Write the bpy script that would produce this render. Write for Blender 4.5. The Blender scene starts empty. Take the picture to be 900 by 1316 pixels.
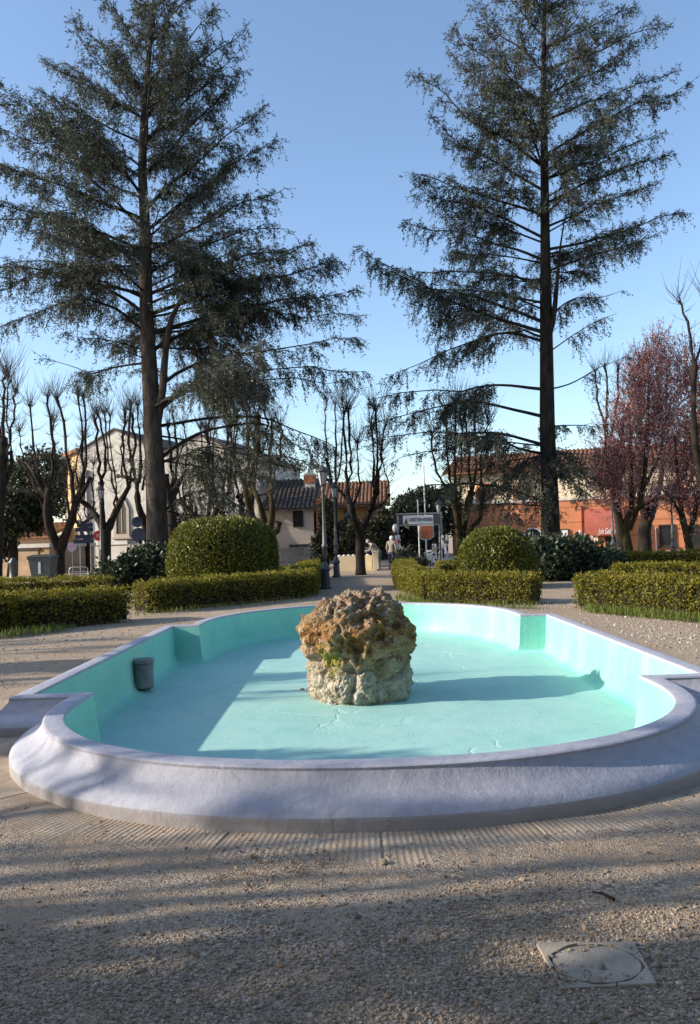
import bpy, bmesh, math, random
import numpy as np
from mathutils import Vector, noise as mnoise
R = math.radians
rng = np.random.default_rng(7)
random.seed(7)
scene = bpy.context.scene
COL = scene.collection

# ------------------------------------------------------------------ camera
F0, CH = 1000.0, 1.6
ROLL, PITCH = R(1.8), math.atan(35.2 / 1000.0)
cam_d = bpy.data.cameras.new('camera'); cam = bpy.data.objects.new('camera', cam_d); COL.objects.link(cam)
cam_d.sensor_fit = 'HORIZONTAL'; cam_d.sensor_width = 36; cam_d.lens = F0 / 900 * 36
cam_d.clip_start = .05; cam_d.clip_end = 3000
from mathutils import Matrix
cam.matrix_world = Matrix.Translation((0, 0, CH)) @ Matrix.Rotation(R(90) + PITCH, 4, 'X') @ Matrix.Rotation(-ROLL, 4, 'Z')
scene.camera = cam

def ray(px, py):
    dx, dy = px - 450, py - 658
    u = dx * math.cos(ROLL) - dy * math.sin(ROLL); v = -dx * math.sin(ROLL) - dy * math.cos(ROLL)
    return u, F0 * math.cos(PITCH) - v * math.sin(PITCH), F0 * math.sin(PITCH) + v * math.cos(PITCH)
def at(px, py, Y):
    u, y, z = ray(px, py); t = Y / y
    return Vector((u * t, Y, CH + z * t))
def gnd(px, py, z=0.0):
    u, y, zz = ray(px, py); t = (z - CH) / zz
    return Vector((u * t, y * t, z))

# ------------------------------------------------------------------ object helpers
def setp(o, label=None, cat=None, group=None, kind=None):
    if label: o['label'] = label
    if cat: o['category'] = cat
    if group: o['group'] = group
    if kind: o['kind'] = kind
    return o
def thing(name, label, cat, loc=(0, 0, 0), rz=0, group=None):
    o = bpy.data.objects.new(name, None); COL.objects.link(o)
    o.location = loc; o.rotation_euler = (0, 0, rz); o.empty_display_size = .2
    return setp(o, label, cat, group)
def link(name, me, mat, parent=None, smooth=False):
    for m in (mat if isinstance(mat, (list, tuple)) else [mat]): me.materials.append(m)
    if smooth: me.polygons.foreach_set('use_smooth', [True] * len(me.polygons))
    o = bpy.data.objects.new(name, me); COL.objects.link(o)
    if parent: o.parent = parent
    return o
class MB:
    """small mesh collector"""
    def __init__(s): s.v = []; s.f = []; s.mi = []; s.cur = 0
    def add(s, v, f):
        b = len(s.v); s.v += [tuple(p) for p in v]
        for q in f: s.f.append(tuple(i + b for i in q)); s.mi.append(s.cur)
    def box(s, x0, x1, y0, y1, z0, z1):
        s.add([(x0, y0, z0), (x1, y0, z0), (x1, y1, z0), (x0, y1, z0), (x0, y0, z1), (x1, y0, z1), (x1, y1, z1), (x0, y1, z1)],
              [(0, 3, 2, 1), (4, 5, 6, 7), (0, 1, 5, 4), (1, 2, 6, 5), (2, 3, 7, 6), (3, 0, 4, 7)])
    def lathe(s, prof, n=16, c=(0, 0, 0), ph=0):
        v = []; f = []
        for (r, z) in prof:
            for k in range(n):
                a = 2 * math.pi * k / n + ph
                v.append((c[0] + r * math.cos(a), c[1] + r * math.sin(a), c[2] + z))
        for i in range(len(prof) - 1):
            for k in range(n):
                k2 = (k + 1) % n
                f.append((i * n + k, i * n + k2, (i + 1) * n + k2, (i + 1) * n + k))
        f.append(tuple(range(n))[::-1]); f.append(tuple((len(prof) - 1) * n + k for k in range(n)))
        s.add(v, f)
    def tube(s, pts, rad, n=8, cap=True):
        pts = np.array([tuple(p) for p in pts], float)[None]; rad = np.array([rad] if np.ndim(rad) else [[rad] * pts.shape[1]], float)
        v, f = tubes(pts, rad, n); K = pts.shape[1]
        f = [tuple(q) for q in f]
        if cap: f += [tuple(range(n))[::-1], tuple((K - 1) * n + k for k in range(n))]
        s.add(v, f)
    def prism(s, poly, y0, y1):
        """polygon in XZ (counter-clockwise seen from -Y) extruded along Y"""
        n = len(poly)
        v = [(x, y0, z) for x, z in poly] + [(x, y1, z) for x, z in poly]
        f = [tuple(range(n)), tuple(range(2 * n - 1, n - 1, -1))]
        f += [(i, i + n, (i + 1) % n + n, (i + 1) % n) for i in range(n)]
        s.add(v, f)
    def build(s, name, mat, parent=None, smooth=False, bevel=0):
        me = bpy.data.meshes.new(name); me.from_pydata(s.v, [], s.f); me.update()
        bm = bmesh.new(); bm.from_mesh(me); bmesh.ops.recalc_face_normals(bm, faces=bm.faces); bm.to_mesh(me); bm.free()
        o = link(name, me, mat, parent, smooth)
        if any(s.mi): me.polygons.foreach_set('material_index', s.mi)
        if bevel:
            b = o.modifiers.new('bevel', 'BEVEL'); b.width = bevel; b.segments = 2; b.limit_method = 'ANGLE'
        return o
def np_mesh(name, parts):
    """parts: list of (V, F(n,k), mat index, smooth) merged in one mesh"""
    nv = 0; Vs = []; Ls = []; tot = []; mi = []; sm = []
    for V, Fc, m, s in parts:
        if len(Fc) == 0: continue
        Vs.append(V); Ls.append((Fc + nv).ravel()); tot.append(np.full(len(Fc), Fc.shape[1])); mi.append(np.full(len(Fc), m)); sm.append(np.full(len(Fc), s))
        nv += len(V)
    V = np.concatenate(Vs).astype(np.float32); L = np.concatenate(Ls).astype(np.int32); T = np.concatenate(tot).astype(np.int32)
    me = bpy.data.meshes.new(name)
    me.vertices.add(len(V)); me.vertices.foreach_set('co', V.ravel())
    me.loops.add(len(L)); me.loops.foreach_set('vertex_index', L)
    me.polygons.add(len(T)); st = np.concatenate([[0], np.cumsum(T)[:-1]]).astype(np.int32)
    me.polygons.foreach_set('loop_start', st)
    me.polygons.foreach_set('material_index', np.concatenate(mi).astype(np.int32))
    me.polygons.foreach_set('use_smooth', np.concatenate(sm).astype(bool))
    me.update(calc_edges=True); me.validate()
    return me
def unit(a): return a / np.maximum(np.linalg.norm(a, axis=-1, keepdims=True), 1e-9)
def tubes(P, Rd, S):
    N, K, _ = P.shape
    T = np.empty_like(P); T[:, 1:-1] = P[:, 2:] - P[:, :-2]; T[:, 0] = P[:, 1] - P[:, 0]; T[:, -1] = P[:, -1] - P[:, -2]
    T = unit(T)
    ov = unit(P[:, -1] - P[:, 0])
    ref = np.where(np.abs(ov[:, 2:3]) > .8, np.array([[1., 0, 0]]), np.array([[0, 0, 1.]]))[:, None, :]
    A = unit(np.cross(T, np.broadcast_to(ref, T.shape))); B = np.cross(T, A)
    a = 2 * np.pi * np.arange(S) / S
    ring = P[:, :, None, :] + Rd[:, :, None, None] * (np.cos(a)[None, None, :, None] * A[:, :, None, :] + np.sin(a)[None, None, :, None] * B[:, :, None, :])
    V = ring.reshape(-1, 3)
    n, k, s = np.meshgrid(np.arange(N), np.arange(K - 1), np.arange(S), indexing='ij')
    b = n * K * S + k * S; s2 = (s + 1) % S
    Fc = np.stack([b + s, b + S + s, b + S + s2, b + s2], -1).reshape(-1, 4)
    return V, Fc
def leaves(C, D, Sd, L, W):
    """diamond leaf quads: base C, direction D, side Sd"""
    L = L[:, None]; W = W[:, None]
    V = np.stack([C, C + D * L * .5 + Sd * W * .5, C + D * L, C + D * L * .5 - Sd * W * .5], 1).reshape(-1, 3)
    return V, np.arange(len(C) * 4).reshape(-1, 4)
def rand_unit(n):
    v = rng.normal(size=(n, 3)); return unit(v)
def bez(p0, p1, p2, t):
    t = np.asarray(t)[:, None]
    return (1 - t) ** 2 * np.asarray(p0) + 2 * t * (1 - t) * np.asarray(p1) + t ** 2 * np.asarray(p2)
def copy_tree(o, loc, rz, label, group=None, sc=1):
    c = o.copy(); COL.objects.link(c); c.location = loc; c.rotation_euler = (0, 0, rz); c.scale = (sc, sc, sc); c['label'] = label
    if group: c['group'] = group
    for ch in list(o.children):
        d = ch.copy(); COL.objects.link(d); d.parent = c
        for g in list(ch.children):
            e = g.copy(); COL.objects.link(e); e.parent = d
    return c

# ------------------------------------------------------------------ materials
def ramp(nt, fac, stops):
    r = nt.nodes.new('ShaderNodeValToRGB'); nt.links.new(fac, r.inputs[0])
    els = r.color_ramp.elements
    while len(els) < len(stops): els.new(.5)
    for e, (p, c) in zip(els, stops): e.position = p; e.color = (*c, 1)
    return r.outputs[0]
def newmat(name, rough=.8, spec=.3):
    m = bpy.data.materials.new(name); m.use_nodes = True
    b = m.node_tree.nodes['Principled BSDF']; b.inputs['Roughness'].default_value = rough; b.inputs['Specular IOR Level'].default_value = spec
    return m, m.node_tree, b
def coord(nt, scale=None):
    tc = nt.nodes.new('ShaderNodeTexCoord')
    if scale is None: return tc.outputs['Object']
    mp = nt.nodes.new('ShaderNodeMapping'); mp.inputs['Scale'].default_value = scale
    nt.links.new(tc.outputs['Object'], mp.inputs[0]); return mp.outputs[0]
def ntex(nt, sc, det=4, co=None, rough=.55):
    n = nt.nodes.new('ShaderNodeTexNoise'); n.inputs['Scale'].default_value = sc; n.inputs['Detail'].default_value = det; n.inputs['Roughness'].default_value = rough
    nt.links.new(co if co is not None else coord(nt), n.inputs['Vector']); return n.outputs['Fac']
def vtex(nt, sc, co=None, feat='F1', out='Distance'):
    n = nt.nodes.new('ShaderNodeTexVoronoi'); n.inputs['Scale'].default_value = sc; n.feature = feat
    nt.links.new(co if co is not None else coord(nt), n.inputs['Vector']); return n.outputs[out]
def bump(nt, b, h, strength, dist, prev=None):
    n = nt.nodes.new('ShaderNodeBump'); n.inputs['Strength'].default_value = strength; n.inputs['Distance'].default_value = dist
    nt.links.new(h, n.inputs['Height'])
    if prev: nt.links.new(prev, n.inputs['Normal'])
    nt.links.new(n.outputs[0], b.inputs['Normal']); return n.outputs[0]
def mix(nt, fac, a, b, mode='MIX'):
    n = nt.nodes.new('ShaderNodeMix'); n.data_type = 'RGBA'; n.blend_type = mode
    for i, v in ((0, fac), (6, a), (7, b)):
        if isinstance(v, (int, float)): n.inputs[i].default_value = v
        elif isinstance(v, tuple): n.inputs[i].default_value = (*v, 1)
        else: nt.links.new(v, n.inputs[i])
    return n.outputs[2]
def simple(name, c, rough=.8, var=.25, sc=6, bsc=40, bs=.3, bd=.01, spec=.3, metal=0):
    m, nt, b = newmat(name, rough, spec)
    d = tuple(x * (1 - var) for x in c); l = tuple(min(1, x * (1 + var)) for x in c)
    nt.links.new(ramp(nt, ntex(nt, sc), [(.3, d), (.7, l)]), b.inputs['Base Color'])
    if bs: bump(nt, b, ntex(nt, bsc), bs, bd)
    b.inputs['Metallic'].default_value = metal
    return m
def leafmat(name, cols, trans=.25, rough=.55, spec=.3):
    m, nt, b = newmat(name, rough, spec)
    g = nt.nodes.new('ShaderNodeNewGeometry')
    n = len(cols); st = [((i + .5) / n, c) for i, c in enumerate(cols)]
    c = ramp(nt, g.outputs['Random Per Island'], st)
    nt.links.new(c, b.inputs['Base Color'])
    if trans:
        t = nt.nodes.new('ShaderNodeBsdfTranslucent'); nt.links.new(c, t.inputs[0])
        ms = nt.nodes.new('ShaderNodeMixShader'); ms.inputs[0].default_value = trans
        nt.links.new(b.outputs[0], ms.inputs[1]); nt.links.new(t.outputs[0], ms.inputs[2])
        nt.links.new(ms.outputs[0], nt.nodes['Material Output'].inputs[0])
    return m

def mat_ground():
    m, nt, b = newmat('gravel_ground', .95, .15)
    big = ntex(nt, .45, 5); mid = ntex(nt, 3.0, 6)
    base = ramp(nt, big, [(.3, (.30, .21, .14)), (.55, (.41, .305, .21)), (.75, (.49, .385, .285))])
    g = vtex(nt, 110, out='Color'); gs = nt.nodes.new('ShaderNodeSeparateColor'); nt.links.new(g, gs.inputs[0])
    stones = ramp(nt, gs.outputs[0], [(0, (.13, .10, .08)), (.45, (.32, .25, .185)), (.8, (.45, .365, .275)), (1, (.60, .53, .43))])
    msk = ramp(nt, mid, [(.38, (.15,) * 3), (.62, (.95,) * 3)])
    nt.links.new(mix(nt, msk, base, stones), b.inputs['Base Color'])
    p = bump(nt, b, vtex(nt, 110), .7, .008); bump(nt, b, ntex(nt, 9, 6), .5, .03, p)
    return m
M = {}
M['ground'] = mat_ground()
def mat_paving():
    m, nt, b = newmat('worn_stone_paving', .9, .2)
    c = ramp(nt, ntex(nt, 2.2, 8, rough=.7), [(.3, (.31, .225, .155)), (.5, (.43, .335, .245)), (.72, (.53, .435, .335))])
    s = ramp(nt, ntex(nt, 90, 3), [(.35, (.75,) * 3), (.65, (1.1,) * 3)])
    nt.links.new(mix(nt, .7, c, s, 'MULTIPLY'), b.inputs['Base Color'])
    bump(nt, b, ntex(nt, 60, 6), .6, .006); return m
M['paving'] = mat_paving()
M['pebble'] = leafmat('pebble_stone', [(.17, .13, .092), (.26, .195, .13), (.33, .25, .17), (.40, .30, .205), (.27, .175, .105), (.50, .41, .305), (.21, .165, .13)], 0, .85, .25)
M['white_pebble'] = leafmat('pale_gravel_stone', [(.27, .225, .175), (.36, .305, .245), (.42, .37, .31), (.31, .26, .20), (.50, .46, .40)], 0, .85, .25)
def mat_rim():
    m, nt, b = newmat('lilac_painted_render', .75, .3)
    c = ramp(nt, ntex(nt, 3.5, 7, rough=.65), [(.28, (.34, .343, .40)), (.5, (.375, .378, .435)), (.75, (.41, .413, .47))])
    d = ramp(nt, ntex(nt, 14, 6, rough=.7), [(.42, (.86, .84, .82)), (.56, (1, 1, 1))])
    c = mix(nt, .35, c, d, 'MULTIPLY')
    # earth splashed on the foot, and hairline cracks in the paint
    tc = coord(nt); sx = nt.nodes.new('ShaderNodeSeparateXYZ'); nt.links.new(tc, sx.inputs[0])
    sp = nt.nodes.new('ShaderNodeMath'); sp.operation = 'MULTIPLY_ADD'; sp.inputs[1].default_value = -.13; nt.links.new(ntex(nt, 7, 7, rough=.75), sp.inputs[0]); nt.links.new(sx.outputs[2], sp.inputs[2])
    c = mix(nt, ramp(nt, sp.outputs[0], [(0, (.5,) * 3), (.022, (0, 0, 0))]), c, (.26, .21, .165))
    dw = nt.nodes.new('ShaderNodeVectorMath'); dw.operation = 'ADD'; nz = nt.nodes.new('ShaderNodeTexNoise'); nz.inputs['Scale'].default_value = 2.5; nz.inputs['Detail'].default_value = 5
    nt.links.new(tc, nz.inputs[0]); nt.links.new(tc, dw.inputs[0]); nt.links.new(nz.outputs['Color'], dw.inputs[1])
    ck = ramp(nt, vtex(nt, .9, dw.outputs[0], 'DISTANCE_TO_EDGE'), [(0, (.38,) * 3), (.006, (0, 0, 0))]); c = mix(nt, ck, c, (.2, .19, .2))
    st = ramp(nt, ntex(nt, 4, 6, coord(nt, (1, 1, .2)), .7), [(.60, (0, 0, 0)), (.74, (.35,) * 3)]); c = mix(nt, st, c, (.23, .235, .28))
    nt.links.new(c, b.inputs['Base Color'])
    p = bump(nt, b, ntex(nt, 55, 5), .4, .006); bump(nt, b, ntex(nt, 8, 4), .35, .03, p); return m
M['rim'] = mat_rim()
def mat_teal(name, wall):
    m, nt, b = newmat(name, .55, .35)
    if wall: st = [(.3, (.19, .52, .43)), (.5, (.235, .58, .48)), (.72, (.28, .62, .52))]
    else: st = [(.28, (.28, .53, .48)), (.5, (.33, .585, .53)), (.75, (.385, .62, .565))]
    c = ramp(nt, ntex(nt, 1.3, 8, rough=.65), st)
    # chalky stains and worn patches of the paint
    s = ramp(nt, ntex(nt, 2.6, 7, coord(nt, (1, 1, .35)), .7), [(.52, (0, 0, 0)), (.68, (.7,) * 3)])
    c = mix(nt, s, c, (.38, .60, .40) if wall else (.42, .60, .54))
    dk = ramp(nt, ntex(nt, 5, 8, rough=.8), [(.54, (0, 0, 0)), (.66, (.45,) * 3)]); c = mix(nt, dk, c, (.20, .44, .40))
    w = ramp(nt, ntex(nt, 22, 6, rough=.75), [(.66, (0, 0, 0)), (.74, (.5,) * 3)])
    c = mix(nt, w, c, (.45, .66, .60)); nt.links.new(c, b.inputs['Base Color'])
    if not wall:
        co = coord(nt); d = nt.nodes.new('ShaderNodeVectorMath'); d.operation = 'ADD'
        nz = nt.nodes.new('ShaderNodeTexNoise'); nz.inputs['Scale'].default_value = 1.7; nz.inputs['Detail'].default_value = 6; nt.links.new(co, nz.inputs[0])
        nt.links.new(co, d.inputs[0]); nt.links.new(nz.outputs['Color'], d.inputs[1])
        cr = ramp(nt, vtex(nt, .75, d.outputs[0], 'DISTANCE_TO_EDGE'), [(0, (0, 0, 0)), (.022, (1, 1, 1))])
        pm = ramp(nt, ntex(nt, .8, 3), [(.5, (1, 1, 1)), (.6, (0, 0, 0))])
        n2 = mix(nt, pm, cr, (1., 1., 1.))
        sc = mix(nt, n2, (.44, .665, .615), c); nt.links.new(sc, b.inputs['Base Color'])
        p = bump(nt, b, n2, .5, .012)
        p = bump(nt, b, ntex(nt, 30, 6), .35, .008, p); bump(nt, b, ntex(nt, 3, 5), .3, .03, p)
    else:
        p = bump(nt, b, ntex(nt, 35, 6), .45, .01); bump(nt, b, ntex(nt, 5, 4), .35, .03, p)
    return m
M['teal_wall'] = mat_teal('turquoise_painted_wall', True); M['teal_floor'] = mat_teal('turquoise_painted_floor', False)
def mat_rock():
    m, nt, b = newmat('tufa_rock', .95, .15)
    co = coord(nt); sx = nt.nodes.new('ShaderNodeSeparateXYZ'); nt.links.new(co, sx.inputs[0])
    n1 = ntex(nt, 5, 8, rough=.7)
    ad = nt.nodes.new('ShaderNodeMath'); ad.operation = 'MULTIPLY_ADD'; ad.inputs[1].default_value = 1.0; nt.links.new(n1, ad.inputs[0]); nt.links.new(sx.outputs[2], ad.inputs[2])
    hf = ramp(nt, ad.outputs[0], [(.48, (0, 0, 0)), (.88, (1, 1, 1))])
    pale = ramp(nt, ntex(nt, 9, 8, rough=.75), [(.3, (.16, .12, .075)), (.45, (.34, .285, .21)), (.58, (.46, .41, .33)), (.74, (.60, .56, .49))])
    brown = ramp(nt, ntex(nt, 6.5, 9, rough=.72), [(.32, (.045, .028, .016)), (.42, (.15, .08, .03)), (.49, (.29, .15, .048)), (.55, (.25, .17, .095)), (.63, (.40, .32, .225)), (.76, (.60, .53, .44))])
    topg = ramp(nt, ad.outputs[0], [(1.15, (0, 0, 0)), (1.32, (1, 1, 1))])
    c = mix(nt, hf, pale, brown)
    gy = ramp(nt, ntex(nt, 14, 6, rough=.7), [(.35, (.09, .065, .045)), (.5, (.235, .175, .12)), (.65, (.47, .42, .36))])
    tn = nt.nodes.new('ShaderNodeMapRange'); tn.inputs[1].default_value = 1.08; tn.inputs[2].default_value = 1.35; tn.inputs[4].default_value = .7
    nt.links.new(ad.outputs[0], tn.inputs[0]); c = mix(nt, tn.outputs[0], c, gy)
    # green-yellow moss patch low on the left front
    vm = nt.nodes.new('ShaderNodeVectorMath'); vm.operation = 'DISTANCE'; vm.inputs[1].default_value = (-.36, -.55, .20); nt.links.new(co, vm.inputs[0])
    am = nt.nodes.new('ShaderNodeMath'); am.operation = 'MULTIPLY_ADD'; am.inputs[1].default_value = .35; nt.links.new(ntex(nt, 13, 5), am.inputs[0]); nt.links.new(vm.outputs['Value'], am.inputs[2])
    mm = ramp(nt, am.outputs[0], [(.28, (.85,) * 3), (.40, (0, 0, 0))])
    c = mix(nt, mm, c, (.22, .20, .03))
    nt.links.new(c, b.inputs['Base Color'])
    p = bump(nt, b, vtex(nt, 38), .8, .02); bump(nt, b, ntex(nt, 70, 6), .8, .012, p); return m
M['rock'] = mat_rock()
def mat_bark(name, a, c, d, sc=6):
    m, nt, b = newmat(name, .95, .1)
    n = ntex(nt, sc, 7, coord(nt, (1, 1, .25)), .7)
    nt.links.new(ramp(nt, n, [(.3, a), (.5, c), (.72, d)]), b.inputs['Base Color']); bump(nt, b, n, .9, .05); return m
M['cedar_bark'] = mat_bark('cedar_bark', (.030, .024, .020), (.068, .055, .045), (.13, .108, .09))
M['bark'] = mat_bark('dark_bark', (.012, .010, .009), (.030, .024, .020), (.062, .050, .040))
M['limb'] = mat_bark('dark_cedar_limbs', (.014, .012, .010), (.034, .028, .024), (.07, .058, .048))
M['moss_bark'] = mat_bark('mossy_bark', (.015, .012, .009), (.045, .037, .018), (.085, .07, .03))
M['twig'] = simple('thin_twig_bark', (.065, .05, .04), .9, .3, 2, bs=0)
M['needle'] = leafmat('cedar_needles', [(.042, .056, .042), (.064, .082, .057), (.036, .048, .039), (.096, .112, .076), (.055, .072, .052), (.14, .145, .095)], .22)
M['hedge'] = leafmat('box_hedge_leaves', [(.09, .095, .013), (.18, .175, .018), (.26, .24, .025), (.13, .128, .016), (.34, .30, .035), (.17, .115, .025)], .4)
M['topiary'] = leafmat('topiary_leaves', [(.06, .078, .013), (.11, .122, .018), (.165, .17, .022), (.08, .094, .015), (.23, .22, .032)], .3, .45, .4)
M['laurel'] = leafmat('laurel_leaves', [(.018, .03, .016), (.028, .045, .022), (.04, .06, .026), (.024, .035, .02), (.075, .09, .045)], .12, .45, .25)
M['evergreen'] = leafmat('evergreen_leaves', [(.022, .03, .016), (.04, .048, .022), (.06, .062, .03), (.03, .036, .02), (.085, .08, .04)], .15)
M['plum'] = leafmat('plum_blossom_leaves', [(.38, .085, .065), (.55, .20, .165), (.30, .06, .05), (.66, .36, .33), (.78, .56, .53), (.45, .12, .095), (.85, .70, .68)], .5)
M['grass'] = leafmat('grass_blades', [(.10, .15, .02), (.15, .20, .03), (.08, .11, .02), (.2, .21, .06)], .3)
M['core'] = simple('dark_inner_twigs', (.022, .020, .010), .95, .4, 8, bs=.8, bd=.05)  # dark brown-green core and stems behind the leaves
M['iron'] = simple('dark_painted_iron', (.055, .055, .058), .45, .25, 10, bs=.15, spec=.5)
M['post_iron'] = simple('grey_painted_iron', (.10, .098, .095), .5, .2, 10, bs=.15, spec=.5)
M['glass_milk'] = simple('milky_lamp_glass', (.40, .41, .41), .25, .06, 3, bs=0, spec=.5)
M['concrete'] = simple('old_concrete', (.37, .305, .235), .9, .25, 9, 120, .7, .006)
M['white_wall'] = simple('pale_church_render', (.55, .515, .46), .9, .16, .7, 20, .3, .02)
M['stone_trim'] = simple('pale_stone_trim', (.55, .53, .49), .85, .12, 3, bs=.2)
M['ochre_wall'] = simple('ochre_render', (.62, .43, .22), .9, .15, 1.5, 20, .3, .02)
M['tan_wall'] = simple('stained_tan_render', (.40, .28, .185), .9, .22, 1.2, 20, .4, .02)
M['beige_wall'] = simple('beige_render', (.40, .34, .285), .9, .12, 1.2, 20, .3, .02)
M['orange_wall'] = simple('orange_render', (.56, .27, .07), .9, .2, 1.5, 20, .3, .02)
M['cream_wall'] = simple('cream_render', (.72, .60, .42), .9, .08, 1.5, 20, .3, .02)
M['dark_red_wall'] = simple('dark_red_render', (.16, .055, .04), .9, .2, 1.5, 20, .3, .02)
def mat_terra():
    m, nt, b = newmat('terracotta_render', .9, .2)
    c = ramp(nt, ntex(nt, 1.1, 6), [(.3, (.44, .175, .085)), (.7, (.55, .235, .125))])
    w = nt.nodes.new('ShaderNodeTexWave'); w.bands_direction = 'Z'; w.inputs['Scale'].default_value = .26; nt.links.new(coord(nt), w.inputs[0])
    l = ramp(nt, w.outputs['Fac'], [(.0, (.55, .55, .55)), (.035, (1, 1, 1))])
    nt.links.new(mix(nt, .8, c, l, 'MULTIPLY'), b.inputs['Base Color']); bump(nt, b, ntex(nt, 20), .3, .02); return m
M['terracotta'] = mat_terra()
M['dark_glass'] = simple('dark_window_glass', (.02, .022, .026), .12, .3, 2, bs=0, spec=.6)
M['blue_glass'] = simple('sky_blue_window_glass', (.22, .29, .40), .15, .15, 2, bs=0, spec=.6)
M['dark_wood'] = simple('dark_wood', (.035, .026, .02), .7, .3, 6, bs=.2)
M['grey_wood'] = simple('weathered_grey_wood', (.20, .19, .185), .9, .3, 6, bs=.3)
M['tile'] = simple('dark_roof_tiles', (.085, .065, .055), .85, .45, 5, 25, .5, .02)
M['red_tile'] = simple('brown_red_roof_tiles', (.24, .12, .068), .9, .4, 5, 25, .5, .02)
M['brick'] = simple('red_brick', (.42, .14, .07), .9, .25, 7, bs=.4)
M['awning'] = simple('red_awning_cloth', (.36, .10, .07), .8, .12, 2, bs=.1)
M['white'] = simple('white_paint', (.80, .80, .78), .5, .05, 3, bs=0)
M['pale'] = simple('pale_grey_paint', (.58, .60, .62), .6, .1, 3, bs=0)
M['pale_blue'] = simple('pale_blue_print', (.42, .50, .68), .6, .12, 5, bs=0)
M['navy'] = simple('navy_sign_paint', (.02, .024, .055), .5, .2, 3, bs=0)
M['blue'] = simple('blue_sign_paint', (.03, .06, .34), .5, .15, 3, bs=0)
M['red'] = simple('red_sign_paint', (.50, .03, .04), .5, .15, 3, bs=0)
M['pink'] = simple('faded_pink_sign_paint', (.60, .36, .45), .5, .15, 3, bs=0)
M['black'] = simple('black_rubber', (.014, .014, .015), .7, .2, 3, bs=0)
M['grey_metal'] = simple('galvanised_steel', (.36, .37, .38), .4, .12, 6, bs=.1, metal=.5)
M['bin'] = simple('grey_green_plastic', (.085, .095, .095), .5, .2, 4, bs=.1)
M['pipe'] = simple('grey_plastic_pipe', (.20, .19, .18), .55, .3, 5, bs=.2)
M['skin'] = simple('skin', (.50, .31, .23), .6, .08, 8, bs=0)
M['grey_cloth'] = simple('grey_jacket_cloth', (.27, .24, .195), .9, .15, 8, bs=.2)
M['dark_cloth'] = simple('dark_cloth', (.035, .037, .045), .9, .2, 8, bs=.2)
M['blue_cloth'] = simple('dark_blue_cloth', (.05, .06, .10), .9, .2, 8, bs=.2)
M['white_hair'] = simple('white_hair', (.72, .70, .66), .8, .1, 20, bs=.3)
M['dark_hair'] = simple('grey_hair', (.32, .30, .28), .8, .2, 20, bs=.3)
def mat_poster():
    m, nt, b = newmat('colour_poster', .5, .3)
    v = vtex(nt, 3.5, out='Color'); n = ntex(nt, 6, 3)
    c = ramp(nt, n, [(.35, (.62, .55, .52)), (.45, (.40, .12, .08)), (.52, (.72, .66, .62)), (.6, (.82, .78, .74)), (.66, (.30, .24, .25))])
    nt.links.new(c, b.inputs['Base Color']); return m
M['poster'] = mat_poster()

# ------------------------------------------------------------------ fountain outline
CX = .10
INX, FY0, FY1, RY1 = 3.00, 7.05, 12.55, 15.75
FL, RL = 2.45, 2.58          # lobe half widths
FA = 4.66                    # front apex
def inner_outline():
    p = []; n = 60
    for k in range(n + 1):   # front lobe from right to left (clockwise seen from above -> we orient later)
        a = math.pi * k / n
        e = .92
        c, s = math.cos(a), math.sin(a)
        p.append((CX + FL * math.copysign(abs(c) ** e, c), FY0 - .35 - (FY0 - .35 - FA) * abs(s) ** e))
    p.insert(0, (CX + FL, FY0)); p.append((CX - FL, FY0))
    p.append((CX - INX, FY0))
    for t in (.25, .5, .75): p.append((CX - INX, FY0 + (FY1 - FY0) * t))
    p.append((CX - INX, FY1)); p.append((CX - RL, FY1))
    for k in range(n + 1):
        a = math.pi - math.pi * k / n
        p.append((CX + RL * math.cos(a), FY1 + .45 + (RY1 - FY1 - .45) * math.sin(a)))
    p += [(CX + RL, FY1), (CX + INX, FY1)]
    for t in (.75, .5, .25): p.append((CX + INX, FY0 + (FY1 - FY0) * t))
    p.append((CX + INX, FY0))
    q = [p[0]]
    for a in p[1:]:
        if (a[0] - q[-1][0]) ** 2 + (a[1] - q[-1][1]) ** 2 > 1e-5: q.append(a)
    return np.array(q)
OUT = inner_outline()        # clockwise seen from above
def offset(poly, d):
    nx = np.roll(poly, -1, 0) - poly; nx = unit(nx)
    pr = np.roll(nx, 1, 0)
    n1 = np.stack([nx[:, 1], -nx[:, 0]], 1); n0 = np.stack([pr[:, 1], -pr[:, 0]], 1)
    if SIGN < 0: n1, n0 = -n1, -n0
    b = unit(n0 + n1); c = (b * n1).sum(1)
    return poly + b * (d / np.maximum(c, .35))[:, None]
ar = .5 * np.sum(OUT[:, 0] * np.roll(OUT[:, 1], -1) - np.roll(OUT[:, 0], -1) * OUT[:, 1])
SIGN = 1 if ar > 0 else -1
OUT = offset(OUT, .112)
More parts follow.
